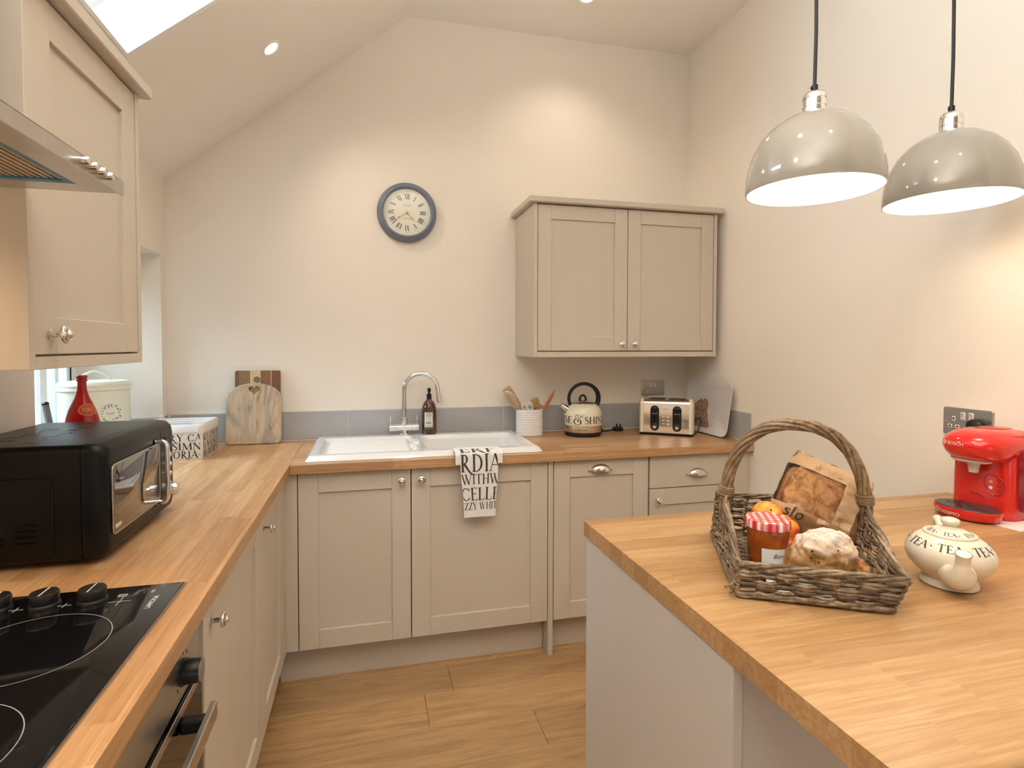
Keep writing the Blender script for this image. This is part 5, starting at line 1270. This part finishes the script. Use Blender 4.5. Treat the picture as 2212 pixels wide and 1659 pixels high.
mb.build('rim', WK, t, 60)
mb = MB()
for s_ in range(3):
    pts = []
    for k, (side, f_) in enumerate(P_):
        p = wallp(side, f_, .02, .003+.003*math.cos(k*.8+s_*2.1)); pts.append(p+Vector((0, 0, .0035+.003*math.sin(k*.8+s_*2.1))))
    mb.tube(pts, .0034, 6, closed=True)
mb.build('foot_rim', M['wick'], t, 60)
mb = MB()
for k in range(26):
    f_ = (k+.5)/26; pts = [bk(-.012*0+BW*g_, BD*f_, .005+.0025*math.sin(g_*10*PI+k*PI)) for g_ in [j/20 for j in range(21)]]; mb.tube(pts, .0036, 5)
mb.build('woven_bottom', M['wick'], t, 60, kind='stuff')
# handle: twisted strands on an arch
hL = wallp('left', .60, 1.0)+Vector((0, 0, -.03)); hR = wallp('right', .60, 1.0)+Vector((0, 0, -.03)); apex = .206
cen = (hL+hR)/2; hwid = (hR-hL).length/2; hd = (hR-hL).normalized()
def harc(s_):
    a = PI*(1-s_); z = .092+WT; top = 1.209
    c = math.cos(a); sn = max(math.sin(a), 0)
    p = cen+hd*(hwid*1.00*math.copysign(abs(c)**.86, c)); return Vector((p.x, p.y, z+(top-z)*sn**.80))
base_pts = [harc(k/70) for k in range(71)]
mb = MB()
for s_ in range(8):
    pts = []
    for k in range(71):
        tg = (base_pts[min(k+1, 70)]-base_pts[max(k-1, 0)]).normalized(); n1 = vv; n2 = tg.cross(n1).normalized()
        a = 2*PI*s_/7+k*.15; R_h = .0090 if s_ else 0
        pts.append(base_pts[k]+(n1*math.cos(a)+n2*math.sin(a))*R_h)
    mb.cur = 1 if s_ in (2, 5) else 0; mb.tube(pts, .0043 if s_ else .0062, 8)
mb.build('handle', [M['wickh'], M['wick']], t, 60)
for side in ('left', 'right'):
    mb = MB(); b0 = base_pts[4] if side == 'left' else base_pts[66]; b1 = base_pts[6] if side == 'left' else base_pts[64]; dz_ = (b1-b0).normalized()
    for k in range(4):
        Mx_ = axisM(b0+dz_*(-.004+.0052*k), dz_); mb.tube([Mx_ @ Vector((.0145*math.cos(a), .0145*math.sin(a), .0015*math.sin(a))) for a in [2*PI*j/16 for j in range(16)]], .0028, 6, closed=True)
    for k in range(5):
        mb.tube([b0+vv*(.011*(k-2)/2), wallp(side, .60+.05*(k-2), .9, .004), wallp(side, .60+.06*(k-2), .45, .002)], .0032, 6)
    mb.build('handle_binding', M['wickh'], t, 60)
mb = MB(); mb.tube([wallp('left', .03, .35), wallp('left', .0, .35, .02)+Vector((-.012, -.012, 0))], .0022, 5); mb.tube([wallp('left', .05, .15), wallp('left', .0, .15, .012)+Vector((-.006, -.006, -.004))], .0022, 5); mb.build('loose_cane', M['wick'], t)

# ---- things in the basket
def inb(a, b, z): return tuple(bk(a, b, z))
ZF = .0105
# jam jar
jx, jy, _ = inb(.070, .112, 0); jb = WT+.014
t = thing('jam_jar', 'apricot jam jar with red and white gingham lid in the basket', 'jar', (jx, jy, jb)); B = Matrix.Translation((jx, jy, jb))
MB(B).lathe([(.030, 0), (.034, .003), (.035, .010), (.0375, .05), (.0395, .084), (.0388, .091), (.036, .094)], 36).build('jar_body', M['jam'], t, 50)
MB(B).lathe([(.0405, .090), (.0422, .091), (.0422, .104), (.0408, .107), (.037, .1085), (.035, .1075), (0, .1080)], 40).build('jar_lid', M['ging'], t, 30)
azj = math.atan2(-2.887-jy, .909-jx)
def jarf(u, v, off=.0005):
    r = .035+(v-.010)/.04*.0025 if v < .05 else .0375+(v-.05)/.034*.002
    a = azj+u/.037; r += off; return tuple(B @ Vector((r*math.cos(a), r*math.sin(a), v)))
lb = MB(); lb.grid(lambda a, b: jarf(-.010+.046*a, .022+.034*b), 12, 3); lb = lb.build('jar_label', M['label'], t)
pr = MB(); put_polys(pr, [[(a+.010, b+.038) for a, b in f_] for f_ in sans_polys('Bonne M', .0125, .35)], lambda u, v: jarf(min(u, .0355), v, .0009)); pr.build('label_print', M['ink'], lb)
# nectarines
def nect(loc, r, mt, label, rot=(0, 0, 0)):
    t = thing('nectarine', label, 'fruit', loc, 0, 'nectarines in the basket'); mb = MB(Matrix.Translation(loc) @ Matrix.Rotation(rot[0], 4, 'X') @ Matrix.Rotation(rot[1], 4, 'Y'))
    def f_(u, v):
        a, b = 2*PI*u, PI*v; d = r*(1-.035*math.exp(-((math.sin(a/2))**2)/.006)*math.sin(b)-.20*math.exp(-(b/.30)**2))
        return (d*math.sin(b)*math.cos(a), d*math.sin(b)*math.sin(a), d*.95*math.cos(b))
    mb.grid(f_, 36, 22); mb.build('fruit_skin', mt, t, 60)
    MB(Matrix.Translation(loc) @ Matrix.Rotation(rot[0], 4, 'X') @ Matrix.Rotation(rot[1], 4, 'Y')).tube([(0, 0, r*.70), (.002, .001, r*.84)], .0016, 6).build('stem', M['gap'], t)
x_, y_, _ = inb(.084, .196, 0); nect((x_, y_, WT+.100), .033, M['peach'], 'orange-yellow nectarine sitting highest, behind the jam jar lid', (.75, -.25))
x_, y_, _ = inb(.114, .178, 0); nect((x_, y_, WT+.082), .030, M['peach'], 'orange nectarine between the jam jar lid and the bread bag', (.3, .5))
x_, y_, _ = inb(.118, .135, 0); nect((x_, y_, WT+.047), .031, M['peachr'], 'red nectarine low down between jam jar and scone', (.2, .2))
# napkin under the pastries
mb = MB(); mb.grid(lambda a, b: bk(.060+.180*a, .012+.12*b, .0125+.004*math.sin(a*9)*math.sin(b*7)+.004*a), 14, 10); mb.grid(lambda a, b: bk(.060+.180*a, .012+.12*b, .0115+.004*math.sin(a*9)*math.sin(b*7)+.004*a), 14, 10)
tag(mb.build('napkin', M['napkin'], smooth=60), 'pale blue paper napkin under the scones in the basket', 'napkin')
def lump(loc, rx, ry, rz, mt, name, cat, label, seed, amp=.12, rot=0.0, tilt=0.0, raisins=0):
    t = thing(name, label, cat, loc); Mx_ = Matrix.Translation(loc) @ Matrix.Rotation(rot, 4, 'Z') @ Matrix.Rotation(tilt, 4, 'X'); mb = MB(Mx_)
    def f_(u, v):
        a, b = 2*PI*u, PI*v; d = Vector((math.sin(b)*math.cos(a), math.sin(b)*math.sin(a), math.cos(b)))
        k = 1+amp*noise.noise(d*2.0+Vector((seed, 0, 0)))+amp*.6*noise.noise(d*4.5+Vector((0, seed, 0)))+amp*.36*noise.noise(d*11)+amp*.2*noise.noise(d*24)
        return (d.x*rx*k, d.y*ry*k, d.z*rz*k)
    mb.grid(f_, 72, 44); o = mb.build('crust', mt, t, 70)
    rq = random.Random(seed)
    for k in range(raisins):
        u, v = rq.uniform(.55, .95), rq.uniform(.25, .55); p = Vector(f_(u, v)); MB(Mx_ @ Matrix.Translation(p*.97)).lathe([(0, -.0025), (.0018, -.001), (.0022, .0006), (.0012, .002), (0, .0024)], 8).build('raisin', M['raisin'], o, 60)
    return t
x_, y_, _ = inb(.158, .060, 0); lump((x_, y_, WT+.072), .056, .038, .054, M['scone'], 'scone', 'scone', 'large round fruit scone dusted with icing sugar at the front of the basket', 3, .16, math.atan2(uu.y, uu.x), .35, 5)
x_, y_, _ = inb(.112, .094, 0); lump((x_, y_, WT+.046), .019, .030, .030, M['loaf'], 'bun', 'bun', 'small plain golden bun tucked left of the sugared scone', 8, .15, .3)
x_, y_, _ = inb(.217, .088, 0); lump((x_, y_, WT+.038), .020, .028, .026, M['pastry'], 'pastry', 'pastry', 'small dark glazed pastry right of the sugared scone', 5, .2, .5, .2)
# bread in a paper bag
x_, y_, _ = inb(.168, .235, 0)
lean_b = axisM((x_, y_, WT+.020), (0, 0, 1))
bagM = Matrix.Translation((x_, y_, WT+.052)) @ Matrix.Rotation(math.atan2(uu.y, uu.x)+.10, 4, 'Z') @ Matrix.Rotation(-.20, 4, 'X') @ Matrix.Rotation(.42, 4, 'Y')
t = thing('bread_bag', 'brown paper bread bag with clear film window standing in the basket', 'bag', (x_, y_, WT+.02))
BWd, BHt, BTh = .182, .166, .048
def bagp(u, v, s_, k=1.0):
    """u,v 0..1 on the face, s_ = -1 front / +1 back"""
    e = min(1, 5.0*min(u, 1-u))**.55*min(1, 4.0*min(v+.03, 1-v))**.6
    x, z = (u-.5)*BWd*(1-.10*sm(.75, 1, v)), v*BHt
    cr = .0055*noise.noise(Vector((u*5, v*5, s_*3)))+.0055*noise.noise(Vector((u*12, v*13, 5+s_)))
    return Vector((x+.003*noise.noise(Vector((v*6, s_, 2))), s_*(BTh*k*e+.0015)+cr*(1 if k == 1 else 0), z+.006*noise.noise(Vector((u*7, 1, s_)))*sm(.7, 1, v)))
def bag_patch(mb, u0, u1, v0, v1, s_, nu, nv): mb.grid(lambda a, b: bagp(u0+(u1-u0)*a, v0+(v1-v0)*b, s_), nu, nv)
wu0, wu1, wv0, wv1 = .0, .60, .27, .80
mb = MB(bagM)
bag_patch(mb, 0, 1, wv1, 1, -1, 26, 8); bag_patch(mb, 0, 1, 0, wv0, -1, 26, 10); bag_patch(mb, wu1, 1, wv0, wv1, -1, 12, 18); bag_patch(mb, 0, 1, 0, 1, 1, 20, 20)
for s_ in (0, 1):
    mb.loft([[bagp(s_, k/20, -1) for k in range(21)], [bagp(s_, k/20, 1) for k in range(21)]], False, False, closed=False)
mb.loft([[bagp(k/20, 0, -1) for k in range(21)], [bagp(k/20, 0, 1) for k in range(21)]], False, False, closed=False)
mb.build('paper', M['kraft'], t, 22)
mb = MB(bagM); bag_patch(mb, wu0, wu1, wv0, wv1, -1, 16, 18); mb.build('film_window', M['film'], t, 25, 'clear film window')
mb = MB(bagM)
put_polys(mb, [[(a, b) for a, b in f_] for f_ in sans_polys('slo', .034)], lambda a, b: tuple(bagp(.10+a/BWd, .135+b/BHt, -1)+Vector((0, -.0028, 0)))); mb.build('printed_word', M['inkb'], t)
mb = MB(bagM)
def loafp(u, v):
    a, b = 2*PI*u, PI*v; d = Vector((math.sin(b)*math.cos(a), math.sin(b)*math.sin(a), math.cos(b)))
    k = 1+.07*noise.noise(d*2.5)+.05*noise.noise(d*6)
    q = lambda c, r_: math.copysign(abs(c)**.62, c)*r_*k
    return (q(d.x, .079)-.004, q(d.y, .0425), .086+q(d.z, .068))
mb.grid(loafp, 48, 28); mb.build('loaf', M['loaf'], t, 70, 'golden crusty loaf inside the bag')

# ------------------------------------------------------------------ TEAPOT
tx, ty = 2.018, -2.047
t = thing('teapot', 'cream teapot with TEA lettering round the shoulder on the peninsula', 'teapot', (tx, ty, WT)); B = Matrix.Translation((tx, ty, WT))
TK_, TZ_ = .835, 1.07
tp = [(TK_*r_, TZ_*z_) for r_, z_ in ((.050, 0), (.0565, .002), (.0570, .007), (.0535, .012), (.0510, .016), (.0565, .021), (.0700, .030), (.0815, .041), (.0870, .053), (.0865, .064), (.0800, .075), (.0690, .0840), (.0560, .0905), (.0500, .0925))]
MB(B).lathe(tp, 56).build('body', M['teapot'], t, 60)
lp_ = [(TK_*r_, TZ_*z_) for r_, z_ in ((.0520, .0918), (.0525, .0942), (.0500, .0960), (.0470, .0955), (.0380, .0995), (.0260, .1035), (.0140, .1060), (.0130, .1085), (.0175, .1120), (.0190, .1165), (.0165, .1205), (.0090, .1228), (0, .1232))]
ld = MB(B).lathe(lp_, 48).build('lid', M['teapot'], t, 60)
azt = math.atan2(-2.887-ty, .909-tx); spaz = azt+.20
sd = Vector((math.cos(spaz), math.sin(spaz), 0))
mb = MB(B); sp_ = spline([sd*.050+Vector((0, 0, .040)), sd*.077+Vector((0, 0, .044)), sd*.090+Vector((0, 0, .058)), sd*.095+Vector((0, 0, .076)), sd*.100+Vector((0, 0, .092))], 6)
rs = [.030-.0185*sm(0, .75, k/(len(sp_)-1))+.0012*sm(.85, 1, k/(len(sp_)-1)) for k in range(len(sp_))]
mb.tube(sp_, rs, 24, cap=False); mb.tube([sp_[-1], sp_[-1]-(sp_[-1]-sp_[-2])*1.5], [rs[-1]-.001, rs[-1]-.0042], 24, cap=True); mb.build('spout', M['teapot'], t, 60)
hdv = -sd; hp_ = spline([hdv*.062+Vector((0, 0, .080)), hdv*.088+Vector((0, 0, .098)), hdv*.118+Vector((0, 0, .095)), hdv*.124+Vector((0, 0, .070)), hdv*.110+Vector((0, 0, .045)), hdv*.080+Vector((0, 0, .036))], 6)
MB(B).tube(hp_, .0085, 14).build('handle', M['teapot'], t, 60)
def lathe_fn(prof, z0_, az, off):
    """u along the ring (metres), v = arc length up the profile from height z0_"""
    P_ = prof
    def fn(u, v, rref):
        k0 = next(k for k in range(len(P_)-1) if P_[k][1] <= z0_ <= P_[k+1][1]); f0 = (z0_-P_[k0][1])/(P_[k0+1][1]-P_[k0][1])
        d = v; k = k0; r0 = P_[k0][0]+(P_[k0+1][0]-P_[k0][0])*f0; zz = z0_
        while True:
            r1, z1_ = P_[k+1]; L_ = math.hypot(r1-r0, z1_-zz)
            if d <= L_ or k+2 >= len(P_): break
            d -= L_; r0, zz = r1, z1_; k += 1
        g_ = d/max(L_, 1e-6); r = r0+(r1-r0)*g_; z = zz+(z1_-zz)*g_
        nr, nz = (z1_-zz)/max(L_, 1e-6), -(r1-r0)/max(L_, 1e-6)
        a = az+u/rref; return tuple(B @ Vector(((r+nr*off)*math.cos(a), (r+nr*off)*math.sin(a), z+nz*off)))
    return fn
ink = MB(); fn = lathe_fn(tp, .0735*TZ_, azt, .0006)
wl_ = text_len('TEA', .0165, .05, 1.15)+.016; nrep = int(2*PI*.067/wl_); wl_ = 2*PI*.067/nrep
for k in range(nrep):
    q, xe = text_quads('TEA', .0165, k*wl_-.020, 0, .05, 1.12); put(ink, q, lambda u, v: fn(u, v, .067))
    blob(ink, lambda u, v: fn(u, v, .067), xe-.020*0+.006+(-.0), .008, .0016)
ink.build('lettering', M['ink'], t)
ink = MB(); fn2 = lathe_fn(lp_[3:8], .0958*TZ_, azt, .0006); n2 = 6; w2_ = 2*PI*.037/n2
for k in range(n2):
    q, xe = text_quads('TEA', .0100, k*w2_-.012, .001, .05, 1.0); put(ink, q, lambda u, v: fn2(u, v, .037)); blob(ink, lambda u, v: fn2(u, v, .037), xe+.0035, .005, .0012)
ink.build('lettering', M['ink'], ld)

# ------------------------------------------------------------------ COFFEE MACHINE (front faces -x)
cmx, cmy = 2.545, -1.722; crz = -PI/2+.12
tag(MB(TR(2.60, -1.765, WT+.0003, .12)).box((-.105, -.075, 0), (.100, .075, .0008)).build('leaflet', M['label']), 'white printed leaflet under the red coffee machine', 'leaflet')
t = thing('coffee_machine', 'glossy red pod coffee machine with round drip tray on the peninsula', 'coffee machine', (cmx, cmy, WT+.001), crz)
B = TR(cmx, cmy, WT+.0012, crz)
bw = .152
def bodyloop(z, w_, d, r=.03, y0=.0): return [(x, y_, z) for x, y_ in rrect(w_, d, r, 6, 0, y0+d/2)]
mb = MB(B); mb.loft([bodyloop(0, bw-.004, .130, .028, .0), bodyloop(.004, bw, .132, .03), bodyloop(.165, bw-.004, .130, .03), bodyloop(.205, bw-.006, .130, .03), bodyloop(.228, bw-.014, .122, .03, .004), bodyloop(.236, bw-.05, .09, .03, .015)]); mb.build('body', M['red'], t, 50)
# brewing head: a rounded slab that overhangs the front
mb = MB(B); hl = []
def headloop(z, a, y0, y1, e=2.5):
    cy_, b_ = (y0+y1)/2, (y1-y0)/2; return [(x, cy_+y_, z) for x, y_ in oval(a, b_, 44, e)]
mb.loft([headloop(.155, .052, -.040, .09), headloop(.160, .066, -.062, .10), headloop(.176, .075, -.075, .11), headloop(.192, .079, -.083, .12), headloop(.206, .078, -.082, .12), headloop(.220, .072, -.070, .12), headloop(.232, .060, -.045, .115), headloop(.238, .040, -.015, .10)]); hd_ = mb.build('brew_head', M['red'], t, 60)
mb = MB(B); fb = lambda u, v: (u, -.0837-.0*u, v)
def headf(u, v):
    x = u; k = max(0, 1-abs(x/.079)**2.5)**(1/2.5); return (x, .0185-.1022*k, v)
put_polys(mb, [[(a-.034, b+.197) for a, b in f_] for f_ in sans_polys('BOSCH', .0125)], headf)
mb.build('brand_print', M['inkw'], hd_)
mb = MB(B); rg_ = [(.0055*math.cos(2*PI*k/20)-.0445, .2013+.0055*math.sin(2*PI*k/20)) for k in range(20)]; mb.tube([headf(*p) for p in rg_], .0005, 4, closed=True); mb.tube([headf(-.0465, .1985), headf(-.0465, .204)], .0005, 4); mb.tube([headf(-.0425, .1985), headf(-.0425, .204)], .0005, 4); mb.build('brand_emblem', M['inkw'], hd_)
mb = MB(B); mb.loft([headloop(.1515, .040, -.062, -.004), headloop(.158, .047, -.068, .002)]); mb.build('pod_holder', M['plastic'], hd_, 50)
MB(B).lathe([(.0105, 0), (.0140, .026), (.0145, .032)], 20, Matrix.Translation((.002, -.028, .122))).build('nozzle', M['spoutg'], t, 40)
# front decoration: control badge, slot
fy = -.0004
pol = spline([(.022, .118, 0), (.045, .114, 0), (.058, .100, 0), (.058, .078, 0), (.044, .064, 0), (.026, .070, 0), (.014, .088, 0), (.014, .106, 0)], 5, True)
mb = MB(B); mb.tube([(p.x, fy-.0004, p.y) for p in pol], .0011, 5, closed=True); bd = mb.build('control_badge', M['redt'], t, 50)
mb = MB(B)
for zz in (.105, .091, .077): mb.tube([(.047+.0035*math.cos(a), fy-.0004, zz+.0035*math.sin(a)) for a in [2*PI*k/10 for k in range(10)]], .0007, 4, closed=True); mb.lathe([(.0008, 0), (.0008, .0006)], 6, axisM((.040, fy, zz), (0, -1, 0)))
mb.build('badge_symbols', M['redt'], bd)
for zz, mm_ in ((.099, 'gold'), (.083, 'label')): MB(B).lathe([(.0045, 0), (.0042, .0008), (0, .001)], 14, axisM((.028, fy, zz), (0, -1, 0))).build('indicator', M[mm_], bd)
mb = MB(B); mb.tube(spline([(-.022, fy-.0002, .060), (-.008, fy-.0002, .0585), (.006, fy-.0002, .0555), (.018, fy-.0002, .050)], 5), [.0014]*15+[.0006], 6); mb.build('front_slot', M['redt'], t, 50)
# drip tray
mb = MB(B); dlp = lambda z, k: [(x*k, -.048+y_*k, z) for x, y_ in oval(.079, .058, 48)]
mb.loft([dlp(.002, .86), dlp(.006, .93), dlp(.020, .99), dlp(.026, 1.0), dlp(.029, .985)]); dt = mb.build('drip_tray', M['red'], t, 50)
mb = MB(B); mb.loft([dlp(.0292, .955), dlp(.0312, .94), dlp(.0315, .90)]); gr = mb.build('drip_grate', M['grate'], dt, 40)
rr = random.Random(2)
for k in range(30):
    a, q_ = rr.random()*2*PI, rr.random()**.5*.6; MB(B).lathe([(.0035, 0), (.0035, .0003)], 8, Matrix.Translation((.079*q_*math.cos(a), -.048+.058*q_*math.sin(a), .0316))).build('grate_hole', M['blackg'], dt)
mb = MB(B)
def dtf(u, v):
    a = -PI/2-.38+u/.068; k = .94+(v-.006)/.020*.06; return (.0795*k*math.cos(a), -.048+.0585*k*math.sin(a)-.0008, v)
put_polys(mb, [[(a-.012, b+.0105) for a, b in f_] for f_ in sans_polys('TASSIMO', .0125)], dtf)
mb.tube([dtf(-.0200+.0055*math.cos(2*PI*k/18), .0148+.0055*math.sin(2*PI*k/18)) for k in range(18)], .0005, 4, closed=True); mb.build('tray_print', M['inkw'], dt)
# water tank on the near side
mb = MB(B); mb.loft([[(bw/2-.001, y_, z) for y_, z in rrect(.085, .165, .02, 6, .070, .105)], [(bw/2+.012, y_, z) for y_, z in rrect(.085, .165, .02, 6, .070, .105)], [(bw/2+.016, y_, z) for y_, z in rrect(.075, .155, .016, 6, .070, .105)]]); mb.build('water_tank', M['redt'], t, 40, 'dark translucent red water tank')
mb = MB(B); mb.loft([headloop(.2385, .032, .03, .105), headloop(.2405, .030, .033, .102)]); mb.build('top_flap', M['red'], t, 50)
